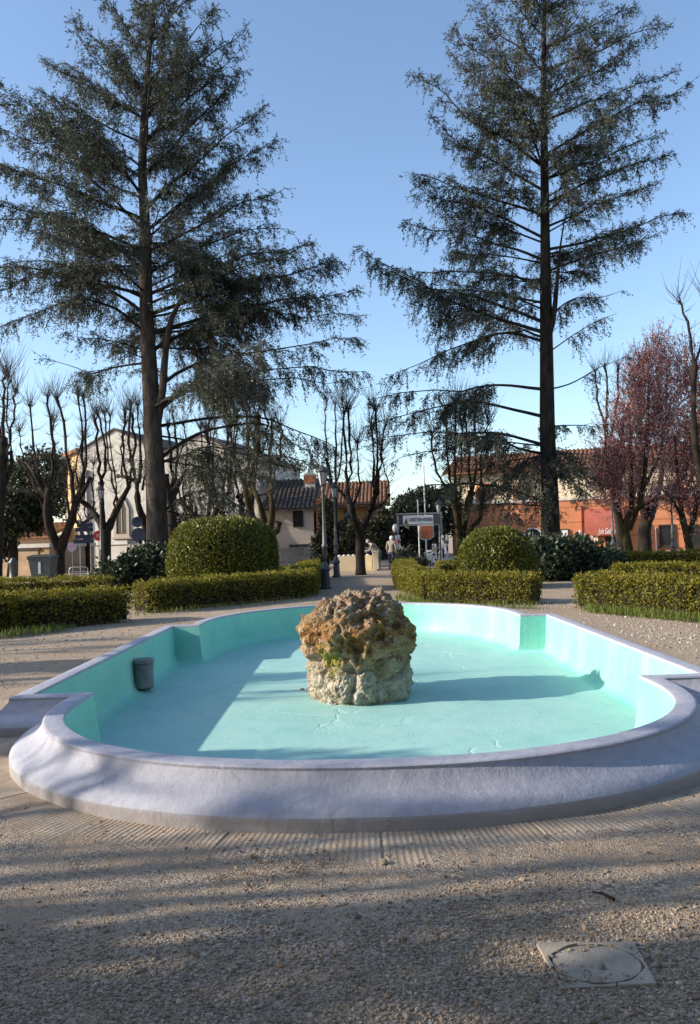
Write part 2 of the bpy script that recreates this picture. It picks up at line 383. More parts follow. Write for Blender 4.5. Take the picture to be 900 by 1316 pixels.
def sweep(prof, mat, name, parent, fill=False, jitter=0):
    v = []; f = []; n = len(OUT)
    for i, (d, z) in enumerate(prof):
        o = offset(OUT, d) if abs(d) > 1e-6 else OUT
        for k, (x, y) in enumerate(o):
            jx = mnoise.noise((x * 2.2, y * 2.2, z * 3)) * jitter if jitter else 0
            v.append((x + jx, y + jx * .6, z + jx * .5 * (z > .02)))
    for i in range(len(prof) - 1):
        for k in range(n):
            k2 = (k + 1) % n
            f.append((i * n + k, i * n + k2, (i + 1) * n + k2, (i + 1) * n + k))
    bm = bmesh.new(); bv = [bm.verts.new(p) for p in v]
    for q in f: bm.faces.new([bv[i] for i in q])
    if fill:
        base = (len(prof) - 1) * n; bm.edges.ensure_lookup_table()
        es = [bm.edges.get((bv[base + k], bv[base + (k + 1) % n])) for k in range(n)]
        bmesh.ops.triangle_fill(bm, edges=es, use_beauty=True)
    bmesh.ops.recalc_face_normals(bm, faces=bm.faces)
    me = bpy.data.meshes.new(name); bm.to_mesh(me); bm.free()
    o = link(name, me, mat, parent, True)
    try: me.set_sharp_from_angle(angle=R(38))
    except Exception: pass
    return o
FZ = -.30
basin = thing('fountain_basin', 'dry lobed fountain basin with lilac stone rim and turquoise painted inside', 'fountain basin', (CX, 10, 0))
def inbasin(o): o.location = (-CX, -10, 0); return o
inbasin(sweep([(.274, -.05), (.274, .090), (.268, .097), (.25, .116), (.212, .138), (.162, .160), (.117, .185), (.081, .215), (.055, .248), (.041, .275)], M['rim'], 'outer_skirt', basin, jitter=.006)).location[2] = 0
inbasin(sweep([(.04, .272), (.15 - .105, .292), (.142 - .105, .299), (.125 - .105, .302), (-.095, .302), (-.108, .299), (-.112, .292), (-.112, .27)], M['rim'], 'rim', basin, jitter=.005))
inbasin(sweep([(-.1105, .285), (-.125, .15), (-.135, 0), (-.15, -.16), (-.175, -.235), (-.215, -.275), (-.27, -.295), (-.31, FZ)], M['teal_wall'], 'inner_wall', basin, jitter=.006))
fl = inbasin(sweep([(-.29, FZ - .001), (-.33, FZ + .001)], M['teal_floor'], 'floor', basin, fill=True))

# ------------------------------------------------------------------ ground sheet with the basin's hole
def ground():
    bm = bmesh.new()
    hole = offset(OUT, .10)
    hv = [bm.verts.new((x, y, 0)) for x, y in hole]
    S = 700
    ov = [bm.verts.new(p) for p in ((-S, -S + 300, 0), (S, -S + 300, 0), (S, S, 0), (-S, S, 0))]
    es = [bm.edges.new((l[i], l[(i + 1) % len(l)])) for l in (hv, ov) for i in range(len(l))]
    bmesh.ops.triangle_fill(bm, edges=es, use_beauty=True)
    for f in bm.faces:
        if f.normal.z < 0: f.normal_flip()
    me = bpy.data.meshes.new('ground'); bm.to_mesh(me); bm.free()
    return setp(link('ground', me, M['ground']), kind='structure')
ground()
def paving():
    # slabs of tooled stone round the basin, grooves square to its edge
    base = offset(OUT, .20); out = offset(OUT, .80)
    seg = np.linalg.norm(np.roll(base, -1, 0) - base, axis=1)
    V = []; Fc = []; s = 0; col = 0; rows = list(np.linspace(0, 1, 15))
    acc = []
    for k in range(len(base)):
        m = max(1, int(seg[k] / .008)); k2 = (k + 1) % len(base)
        for i in range(m):
            t = i / m
            acc.append((base[k] * (1 - t) + base[k2] * t, out[k] * (1 - t) + out[k2] * t, s + seg[k] * t))
        s += seg[k]
    for (a, b, q) in acc:
        ph = (q % .032) / .032
        g = .5 - .5 * math.cos(2 * math.pi * ph)
        j = q % .82; joint = j < .012
        slab = int(q / .82)
        for r in rows:
            p = a * (1 - r) + b * r
            wear = .55 + .6 * mnoise.noise((p[0] * 1.1, p[1] * 1.1, 3.3))
            dust = mnoise.noise((p[0] * 2.3, p[1] * 2.3, 7.7)) + .5 * mnoise.noise((p[0] * 7, p[1] * 7, 1.7))
            z = .006 + .0055 * g * max(0, min(1, wear)) + .004 * mnoise.noise((slab * 3.1, 0, 0)) - max(0, r - .35) * .030 + .014 * dust * (.25 + r) + .004 * (1 - r)
            if joint: z -= .006
            if r >= .999: z = -.02
            V.append((p[0], p[1], z))
    n = len(rows); N = len(acc)
    for k in range(N):
        for r in range(n - 1):
            a0 = k * n + r; b0 = ((k + 1) % N) * n + r
            Fc.append((a0, a0 + 1, b0 + 1, b0))
    V = np.array(V); Fc = np.array(Fc)
    e = V[Fc[0]]; nz = np.cross(e[1] - e[0], e[2] - e[0])[2]
    if nz < 0: Fc = Fc[:, ::-1]
    me = np_mesh('paving', [(V, Fc, 0, False)])
    setp(link('paving', me, M['paving']), kind='structure')
paving()

# ------------------------------------------------------------------ gravel
ico_v = []
def ico():
    bm = bmesh.new(); bmesh.ops.create_icosphere(bm, subdivisions=1, radius=1)
    v = np.array([x.co[:] for x in bm.verts]); f = np.array([[x.index for x in q.verts] for q in bm.faces]); bm.free(); return v, f
IV, IF = ico()
from mathutils.geometry import delaunay_2d_cdt
def inside(poly, P):
    x, y = P[:, 0], P[:, 1]; c = np.zeros(len(P), bool); n = len(poly); j = n - 1
    for i in range(n):
        xi, yi = poly[i]; xj, yj = poly[j]
        m = ((yi > y) != (yj > y)) & (x < (xj - xi) * (y - yi) / ((yj - yi) + 1e-12) + xi)
        c ^= m; j = i
    return c
def vnoise(P, sc, seed=0):
    return np.array([mnoise.noise((p[0] * sc, p[1] * sc, seed)) for p in P])
def pebbles(P, size, mat, name, label=None):
    n = len(P); s = size * np.exp(rng.normal(0, .42, n))
    sc = s[:, None] * rng.uniform(.65, 1.25, (n, 3)); sc[:, 2] *= .68
    a = rng.uniform(0, 2 * np.pi, n)
    v = IV[None] * (1 + rng.uniform(-.22, .22, (n, len(IV), 1))) * sc[:, None, :]
    x = v[..., 0] * np.cos(a)[:, None] - v[..., 1] * np.sin(a)[:, None]; y = v[..., 0] * np.sin(a)[:, None] + v[..., 1] * np.cos(a)[:, None]
    V = np.stack([x + P[:, 0:1], y + P[:, 1:2], v[..., 2] + P[:, 2:3] + sc[:, 2:3] * .35], -1).reshape(-1, 3)
    Fc = (IF[None] + (np.arange(n) * len(IV))[:, None, None]).reshape(-1, 3)
    o = link(name, np_mesh(name, [(V, Fc, 0, False)]), mat); setp(o, kind='stuff'); return o
MH = np.array([(gnd(*q).x, gnd(*q).y) for q in ((690, 1217), (815, 1214), (844, 1268), (722, 1273))])
def gravel():
    n = 120000
    u = rng.uniform(0, 1, n); Y = 2.05 + 2.9 * u ** 1.0; X = (rng.uniform(-1, 1, n)) * (.5 * Y + .35)
    P = np.stack([X, Y, np.zeros(n)], 1)
    far = ~inside(offset(OUT, .285), P)
    pv = inside(offset(OUT, .93), P)
    nz = vnoise(P, 1.3, 5) + .5 * vnoise(P, 4, 9)
    dens = np.clip(1.0 - (Y - 2.95) * 1.05 + nz * .6 + np.where(X < 0, (X) * .38, X * .1) * np.clip(Y - 2.5, 0, 1), .05, 1)
    dens = np.where(pv, np.clip(.20 - (Y - 3.6) * .5 + nz * .35, .035, .8), dens)
    mh = inside(MH, P); dens = np.where(mh, np.clip(.10 + nz * .4 + (2.90 - Y) * 1.6, .03, .55), dens)
    keep = far & (rng.uniform(0, 1, n) < dens)
    P = P[keep]; P[:, 2] = np.where(inside(offset(OUT, .93), P), .008, 0) + np.where(inside(MH, P), .012, 0)
    pebbles(P, .0041, M['pebble'], 'gravel')
    # paler stones towards the hedges
    n = 42000
    Y = rng.uniform(5, 19, n); X = rng.uniform(-9, 9, n); P = np.stack([X, Y, np.zeros(n)], 1)
    d = ~inside(offset(OUT, .9), P); nz = vnoise(P, .5, 2)
    dens = np.clip(.25 + nz * .8 + (np.abs(X) - 4.2) * .18 + (X > 3) * .15, .02, 1)
    keep = d & (rng.uniform(0, 1, n) < dens) & (np.abs(X) < .5 * Y + .5)
    pebbles(P[keep], .0105, M['white_pebble'], 'pale_gravel')
gravel()

# ------------------------------------------------------------------ rock
def rock():
    bm = bmesh.new(); bmesh.ops.create_icosphere(bm, subdivisions=7, radius=1)
    prof = [(-.34, .0), (-.335, .50), (-.32, .59), (-.18, .60), (-.02, .585), (.08, .59), (.18, .63), (.28, .69), (.40, .72), (.50, .71), (.62, .64), (.74, .53), (.84, .42), (.90, .30), (.935, .15), (.945, 0)]
    pz = np.array([p[0] for p in prof]); pr = np.array([p[1] for p in prof])
    # arc-length parametrisation
    s = np.concatenate([[0], np.cumsum(np.hypot(np.diff(pz), np.diff(pr)))]); s /= s[-1]
    for v in bm.verts:
        c = v.co.normalized(); t = (math.asin(max(-1, min(1, c.z))) + math.pi / 2) / math.pi
        z = float(np.interp(t, s, pz)); r = float(np.interp(t, s, pr))
        a = math.atan2(c.y, c.x)
        p = Vector((r * math.cos(a), r * math.sin(a), z))
        d = Vector((math.cos(a), math.sin(a), .0)); d = (d * (r + .05) + Vector((0, 0, .55 if z > .4 else .05)) * max(0, z)).normalized()
        up = max(0, min(1, (z - .12) / .2))
        n1 = mnoise.noise(p * 2.2 + Vector((7, 3, 1)))
        cell = mnoise.cell_vector if False else None
        vd = mnoise.voronoi(p * 5.5 + Vector((1, 1, 1)))[0]; lump = .5 - min(1, vd[0])
        vd2 = mnoise.voronoi(p * 12 + Vector((n1, 2, 5)))[0]; l2 = .5 - min(1, vd2[0])
        tb = mnoise.turbulence(p * 6, 4, True); rd = abs(mnoise.noise(p * 9 + Vector((3, 9, 2))))
        crease = min(.25, mnoise.voronoi(p * 3.2 + Vector((4, 0, 2)))[0][1] - mnoise.voronoi(p * 3.2 + Vector((4, 0, 2)))[0][0])
        q = p + Vector((mnoise.noise(p * 4), mnoise.noise(p * 4 + Vector((9, 0, 0))), mnoise.noise(p * 4 + Vector((0, 9, 0))))) * .10
        rg = 1 - abs(mnoise.noise(q * 4.2 + Vector((2, 7, 1)))) * 2.2; rg2 = 1 - abs(mnoise.noise(q * 9.5 + Vector((5, 1, 8)))) * 2.2; rg3 = 1 - abs(mnoise.noise(q * 21 + Vector((1, 4, 3)))) * 2.0
        h = .06 * n1 + .07 * lump + .03 * l2 + (crease - .16) * .30 * (1.1 - .6 * up) + up * (.07 * (rg - .55) + .036 * (rg2 - .6) + .016 * (rg3 - .5) - .07 * max(0, mnoise.noise(p * 7.5 + Vector((4, 4, 1))) - .12)) + (1 - up) * (.02 * (rg2 - .5) + .012 * (rg3 - .5))
        h += .014 * mnoise.noise(p * 24) + .012 * mnoise.noise(p * 50)
        # deep hollow on the front
        for hc, hr, hd in ((Vector((-.05, -.72, .36)), .13, .16), (Vector((.26, -.66, .52)), .10, .12), (Vector((.30, -.62, .12)), .12, .10), (Vector((.02, -.55, .62)), .08, .09), (Vector((.50, -.45, .20)), .12, .1), (Vector((-.12, -.62, .10)), .07, .09)):
            q = (p - hc).length / hr
            if q < 1.6: h -= hd * math.exp(-q * q * 1.6)
        if z < -.3: h = max(h, -.02) * .5
        v.co = p + d * h
    me = bpy.data.meshes.new('rock'); bm.to_mesh(me); bm.free()
    o = link('tufa_rock', me, M['rock'], None, True); o.location = (.06, 9.55, .01); o.scale = (1.0, 1.0, 1.0)
    setp(o, 'big brown and white mushroom shaped tufa rock standing on the turquoise basin floor', 'rock')
rock()
bm = MB()
def chip(px, py, s, i):
    p = gnd(px, py, FZ)
    v = IV * s * rng.uniform(.7, 1.3, (len(IV), 1)) * np.array([1.2, 1, .7])
    me = bpy.data.meshes.new('stone_chip'); me.from_pydata((v).tolist(), [], IF.tolist())
    o = link('stone_chip', me, M['concrete']); o.location = (p.x, p.y, FZ + s * .55)
    return o
setp(chip(398, 889, .05, 0), 'largest pale stone chip, touching the left foot of the tufa rock', 'stone', 'stone chips beside the rock')
setp(chip(388, 887, .024, 1), 'tiny stone chip farthest left of the rock on the basin floor', 'stone', 'stone chips beside the rock')
setp(chip(401, 898, .02, 2), 'small stone chip nearest the camera beside the rock', 'stone', 'stone chips beside the rock')

# ------------------------------------------------------------------ pipe against the left wall
def pipe():
    p = gnd(178, 889, FZ)
    t = thing('overflow_pipe', 'stubby grey overflow pipe standing against the left basin wall', 'pipe', (CX - INX + .14, p.y, FZ + .03))
    m = MB(); m.lathe([(.125, .02), (.128, .05), (.124, .36), (.118, .36), (.115, .06)], 28); m.build('pipe_body', M['pipe'], t, True)
    m = MB(); m.lathe([(.134, .345), (.136, .352), (.136, .385), (.126, .395), (.02, .398)], 28); m.build('cap', M['pipe'], t, False)
    m = MB(); m.box(-.20, .0, -.05, .05, .0, .05); m.lathe([(.09, 0), (.10, .01), (.10, .03)], 20); m.build('foot', M['black'], t)
pipe()

# ------------------------------------------------------------------ manhole and stick
def manhole():
    c = MH.mean(0)
    q = MH - c
    t = thing('manhole_cover', 'cracked square concrete manhole frame with round lid sunk in grey gravel', 'manhole', (c[0], c[1], 0))
    n = 64; rad = min(np.linalg.norm(q[0] - q[1]), np.linalg.norm(q[1] - q[2])) * .44
    def edge(a):
        d = np.array([math.cos(a), math.sin(a)]); best = 9
        for i in range(4):
            p, e = q[i], q[(i + 1) % 4] - q[i]
            den = d[0] * e[1] - d[1] * e[0]
            if abs(den) < 1e-9: continue
            s = (p[0] * e[1] - p[1] * e[0]) / den; w = (p[0] * d[1] - p[1] * d[0]) / den
            if s > 0 and -1e-6 <= w <= 1 + 1e-6: best = min(best, s)
        return d * best
    cuts = [.35, 1.75, 3.3, 4.9, 2 * math.pi + .35]
    for k in range(4):   # frame broken in four pieces
        a0, a1 = cuts[k] + .018, cuts[k + 1] - .018; m = 18
        aa = sorted(list(np.linspace(a0, a1, m)) + [x for w in q for x in [math.atan2(w[1], w[0]), math.atan2(w[1], w[0]) + 2 * math.pi] if a0 < x < a1])
        v = []; f = []
        for a in aa:
            wob = 1 + .03 * math.sin(a * 7 + k)
            e = edge(a); i_ = np.array([math.cos(a) * 1.28, math.sin(a)]) * rad * 1.06 * wob
            if np.linalg.norm(i_) > np.linalg.norm(e) * .97: i_ = e * .97
            dz = .004 * math.sin(k * 2.1)
            v += [(e[0], e[1], -.02), (e[0], e[1], .012 + dz), (i_[0], i_[1], .012 + dz), (i_[0], i_[1], -.02)]
        for i in range(len(aa) - 1):
            b = i * 4
            for j in range(4): f.append((b + j, b + (j + 1) % 4, b + 4 + (j + 1) % 4, b + 4 + j))
        f += [(0, 1, 2, 3), tuple(len(v) - 4 + j for j in (3, 2, 1, 0))]
        mb = MB(); mb.add(v, f); mb.build('frame', M['concrete'], t)
    mb = MB()
    v = [(rad * 1.28 * 1.0 * math.cos(a), rad * 1.0 * math.sin(a), z) for z in (-.02, .010) for a in np.linspace(0, 2 * math.pi, 48, endpoint=False)]
    f = [tuple(range(48, 96))] + [(i, (i + 1) % 48, 48 + (i + 1) % 48, 48 + i) for i in range(48)]
    mb.add(v, f); mb.build('lid', M['concrete'], t)
manhole()
a, b = gnd(761, 1150), gnd(790, 1160)
mb = MB(); mb.tube([(0, 0, .012), (.5 * (b.x - a.x), .5 * (b.y - a.y) + .004, .02), (b.x - a.x, b.y - a.y, .012)], [.003, .005, .009], 6)
o = mb.build('dry_stick', M['bark']); o.location = (a.x, a.y, 0); setp(o, 'short dry stick lying on the gravel beyond the manhole', 'stick')

# ------------------------------------------------------------------ hedges, topiary and shrubs
def leafshell(P, N, size, jit=.05, hang=0.):
    """leaf quads on surface points"""
    n = len(P)
    D = unit(N * .5 + rand_unit(n) * .9 + np.array([0, 0, .15 - hang])); S = unit(np.cross(D, rand_unit(n)))
    L = size * rng.uniform(.7, 1.4, n)
    return leaves(P + N * rng.normal(0, jit, n)[:, None], D, S, L, L * rng.uniform(.45, .7, n))
def hedge(name, label, path, w, h, group, mat='hedge', dens=1300, leaf=.05, gap=.55):
    """path: list of ground points of the hedge's centre line"""
    pts = np.array(path, float); c0 = pts[0]
    t = thing(name, label, 'hedge', (c0[0], c0[1], 0), 0, group)
    pts = pts - c0
    Ps = []; Ns = []; core = MB(); stems = MB()
    for i in range(len(pts) - 1):
        a, b = pts[i], pts[i + 1]; L = np.linalg.norm(b - a); d = (b - a) / L; nn = np.array([-d[1], d[0]])
        ext = w / 2
        # faces: two sides, top, two ends
        for kind, area in (('s', L * h), ('n', L * h), ('t', L * w), ('e', w * h), ('f', w * h)):
            m = int(area * dens * (1.5 if kind == 't' else 1)); 
            if kind in 'sn':
                u = rng.uniform(-ext * .0, L, m); z = h * rng.uniform(0, 1, m) ** .75; sg = 1 if kind == 's' else -1
                P = np.stack([a[0] + d[0] * u + nn[0] * sg * w / 2, a[1] + d[1] * u + nn[1] * sg * w / 2, z], 1); N = np.tile([nn[0] * sg, nn[1] * sg, 0], (m, 1))
            elif kind == 't':
                u = rng.uniform(-.02, L + .02, m); q = rng.uniform(-w / 2, w / 2, m)
                P = np.stack([a[0] + d[0] * u + nn[0] * q, a[1] + d[1] * u + nn[1] * q, np.full(m, h)], 1); N = np.tile([0, 0, 1.], (m, 1))
            else:
                q = rng.uniform(-w / 2, w / 2, m); z = h * rng.uniform(0, 1, m) ** .75; u = np.full(m, 0. if kind == 'e' else L); sg = -1 if kind == 'e' else 1
                P = np.stack([a[0] + d[0] * u + nn[0] * q, a[1] + d[1] * u + nn[1] * q, z], 1); N = np.tile([d[0] * sg, d[1] * sg, 0], (m, 1))
            Ps.append(P); Ns.append(N)
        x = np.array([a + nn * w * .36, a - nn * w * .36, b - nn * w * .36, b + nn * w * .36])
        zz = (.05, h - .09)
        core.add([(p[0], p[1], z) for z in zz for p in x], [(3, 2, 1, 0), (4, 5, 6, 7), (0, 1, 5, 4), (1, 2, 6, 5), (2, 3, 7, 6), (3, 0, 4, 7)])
        for k in range(int(L / .22)):
            u = (k + rng.uniform(.2, .8)) * .22
            for s_ in (-1, 1):
                p = a + d * u + nn * s_ * w * rng.uniform(.15, .40)
                core.tube([(p[0], p[1], 0), (p[0] + rng.normal(0, .03), p[1] + rng.normal(0, .03), .2), (p[0] + rng.normal(0, .06), p[1] + rng.normal(0, .06), .42)], [.014, .011, .007], 4, False)
    P = np.concatenate(Ps); N = np.concatenate(Ns)
    # ragged: waves of the clipped surface, thin towards the ground
    wv = np.array([mnoise.noise((p[0] * 1.6 + c0[0], p[1] * 1.6, p[2] * 1.6)) + .6 * mnoise.noise((p[0] * 5, p[1] * 5 + c0[1], p[2] * 5)) for p in P])
    P = P + N * (wv * .085)[:, None]
    zf = P[:, 2] / h
    hole = np.array([mnoise.noise((p[0] * 4, p[1] * 4, p[2] * 5 + 11)) for p in P])
    keep = rng.uniform(0, 1, len(P)) < np.clip(.50 + zf * 1.4 + hole * 1.0 * (1.2 - zf), .12, 1)
    P, N = P[keep], N[keep]
    V, Fc = leafshell(P, N, leaf, .035)
    top = P[P[:, 2] > h * .96]; q = top[rng.choice(len(top), min(len(top), int(len(top) / 28)), replace=False)]; k = 7
    d = unit(rand_unit(len(q)) * .35 + np.array([0, 0, 1])); hh = rng.uniform(.05, .2, len(q)) ** 1.2
    sp = np.repeat(q, k, 0) + np.repeat(d, k, 0) * (np.tile(np.linspace(.1, 1, k), len(q)) * np.repeat(hh, k))[:, None]
    dd = unit(np.repeat(d, k, 0) * .6 + rand_unit(len(sp)) * .8); V3, F3 = leaves(sp, dd, unit(np.cross(dd, rand_unit(len(sp)))), np.full(len(sp), leaf * .9), np.full(len(sp), leaf * .5))
    link('foliage', np_mesh('foliage', [(V, Fc, 0, False), (V3, F3, 0, False)]), M[mat], t)
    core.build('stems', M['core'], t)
    # root the thin sprigs that stick out on top
    return t
G_H = 'clipped hedges round the fountain garden'
A = lambda px, py: tuple(gnd(px, py)[:2])
def shift(p, dx, dy): return (p[0] + dx, p[1] + dy)
hedge('box_hedge', 'clipped box hedge at the far left with sunlit yellow top and dark front', [(-9.0, 13.6), shift(A(0, 815), 0, .4), shift(A(148, 801), 0, .45)], .8, .66, G_H)
hedge('box_hedge', 'corner hedge in front of the big rounded topiary, ending at the nearest street lamp', [shift(A(172, 790), .05, .45), shift(A(402, 768), -.35, .5), (-1.75, 33.5)], .8, .68, G_H)
hedge('box_hedge', 'corner hedge in front of the small topiary ball, thin and stemmy at its foot', [shift(A(700, 778), -.1, .4), shift(A(548, 775), .25, .4), (1.75, 24), (2.1, 31.5)], .75, .62, G_H)
hedge('box_hedge', 'olive hedge running out of the right edge, with grass at its foot', [shift(A(757, 783), .15, .45), shift(A(900, 796), .2, .5), (8.6, 12.4)], .85, .64, G_H)
hedge('box_hedge', 'low dark hedge behind the far left hedge, before the wheelie bin', [(-12.8, 24.5), (-7.6, 24.5)], .8, .62, G_H, dens=700, leaf=.06)
hedge('box_hedge', 'long low hedge behind the right hedge under the plum blossom', [(7.4, 22.0), (14.5, 20.5)], .8, .60, G_H, dens=700, leaf=.06)
hedge('box_hedge', 'back hedge between the laurel shrubs and the red awning', [(10.2, 33.5), (18.5, 31.5)], .9, .62, G_H, dens=500, leaf=.075)
hedge('box_hedge', 'short back hedge close behind the small topiary ball', [(3.2, 29.0), (7.5, 29.0)], .8, .6, G_H, dens=600, leaf=.07)
hedge('box_hedge', 'inner hedge close behind the big rounded topiary', [(-5.6, 28.2), (-2.1, 28.2)], .7, .62, G_H, dens=600, leaf=.07)

def blob(name, label, cat, loc, prof, mat, dens, leaf, squash=1, jit=.05, wav=.08, sharp=0, group=None, parts=('foliage', 'stems'), sq=0):
    """rounded clipped bush from a profile (r,z) with uneven surface and leaf faces"""
    t = thing(name, label, cat, loc, 0, group)
    pr = np.array(prof); ds = np.hypot(np.diff(pr[:, 0]), np.diff(pr[:, 1])); s = np.concatenate([[0], np.cumsum(ds)])
    k = np.linspace(0, s[-1], 60); rr = np.interp(k, s, pr[:, 0]); zz = np.interp(k, s, pr[:, 1])
    wgt = np.maximum(.5 * (rr[1:] + rr[:-1]), .01); area = 2 * np.pi * np.sum(wgt) * (k[1] - k[0])
    n = int(area * dens); i = rng.choice(59, n, p=wgt / wgt.sum()); f = rng.uniform(0, 1, n)
    r = rr[i] * (1 - f) + rr[i + 1] * f; z = zz[i] * (1 - f) + zz[i + 1] * f
    a = rng.uniform(0, 2 * np.pi, n)
    tz = zz[i + 1] - zz[i]; tr = rr[i + 1] - rr[i]; nl = np.hypot(tz, tr) + 1e-9
    N = np.stack([np.cos(a) * tz / nl, np.sin(a) * tz / nl, -tr / nl], 1)
    P = np.stack([r * np.cos(a), r * np.sin(a) * squash, z], 1)
    w = np.array([mnoise.noise((p[0] * 1.4 + loc[0], p[1] * 1.4, p[2] * 1.4)) + .7 * mnoise.noise((p[0] * 3.5 + loc[0], p[1] * 3.5, p[2] * 3.5)) for p in P])
    P = P + N * (w * wav)[:, None]
    if sharp:   # holes
        h = np.array([mnoise.noise((p[0] * 2.6, p[1] * 2.6 + loc[1], p[2] * 2.6)) for p in P]); kp = rng.uniform(0, 1, n) < np.clip(.75 + h * sharp, .12, 1); P = P[kp]; N = N[kp]
    V, Fc = leafshell(P, N, leaf, jit)
    V2, F2 = leafshell(P[::4] * np.array([.9, .9, .96]), N[::4], leaf, jit)
    link(parts[0], np_mesh(parts[0], [(V, Fc, 0, False), (V2, F2, 0, False)]), M[mat], t)
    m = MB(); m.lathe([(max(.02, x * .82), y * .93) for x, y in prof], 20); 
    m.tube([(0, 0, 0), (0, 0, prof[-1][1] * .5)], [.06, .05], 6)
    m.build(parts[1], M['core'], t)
    return t
cL = at(286, 700, 24.6)
blob('topiary_bush', 'big squarish rounded topiary bush behind the left corner hedge', 'bush', (cL.x, 24.6, 0),
     [(.9, .02), (1.45, .10), (1.62, .5), (1.68, 1.1), (1.62, 1.65), (1.42, 2.02), (1.05, 2.24), (.55, 2.34), (.02, 2.38)], 'topiary', 1150, .075, .95, .04, .06)
cR = at(637, 700, 23.4)
blob('topiary_bush', 'smaller dome shaped topiary ball behind the right corner hedge', 'bush', (cR.x, 23.4, 0),
     [(.75, .02), (1.0, .2), (1.14, .6), (1.10, 1.0), (.93, 1.38), (.66, 1.63), (.34, 1.76), (.02, 1.80)], 'topiary', 1150, .07, .95, .035, .05)
GL = 'loose laurel shrubs'
def laurel(px, Y, r, h, label):
    c = at(px, 720, Y)
    blob('laurel_shrub', label, 'shrub', (c.x, Y, 0), [(r * .5, .02), (r * .85, .15), (r, h * .4), (r * .88, h * .7), (r * .55, h * .92), (.02, h)], 'laurel', 420, .15, 1, .12, .22, .9, GL)
laurel(196, 29.5, 1.15, 1.5, 'dark laurel shrub at the foot of the left cedar')
laurel(152, 28.5, .72, 1.05, 'small round dark shrub left of the left cedar foot')
laurel(222, 30.5, .7, 1.2, 'dark shrub squeezed between the left cedar and the big topiary')
laurel(700, 26.5, .95, 1.35, 'paler laurel shrub beside the small topiary ball')
laurel(738, 27.5, 1.15, 1.25, 'darkest laurel shrub below the right cedar, beside the gravel gap')
laurel(775, 29.5, .8, .9, 'low dark shrub right of the cedar foot')
# grass at the foot of the right hedges
def grass():
    C = []
    for (x0, y0), (x1, y1), n in ((A(555, 781), A(690, 783), 500), (A(757, 787), A(900, 801), 1300), (A(172, 794), A(395, 772), 300), (A(0, 822), A(80, 812), 400), (A(515, 770), A(545, 780), 500)):
        u = rng.uniform(0, 1, n); C.append(np.stack([x0 + (x1 - x0) * u + rng.normal(0, .1, n), y0 + (y1 - y0) * u + rng.normal(.05, .12, n), np.zeros(n)], 1))
    C = np.concatenate(C); n = len(C); D = unit(rand_unit(n) * .45 + np.array([0, 0, 1])); S = unit(np.cross(D, rand_unit(n))); L = rng.uniform(.08, .24, n)
    V, Fc = leaves(C, D, S, L, np.full(n, .014))
    setp(link('grass', np_mesh('grass', [(V, Fc, 0, False)]), M['grass']), kind='stuff')
grass()

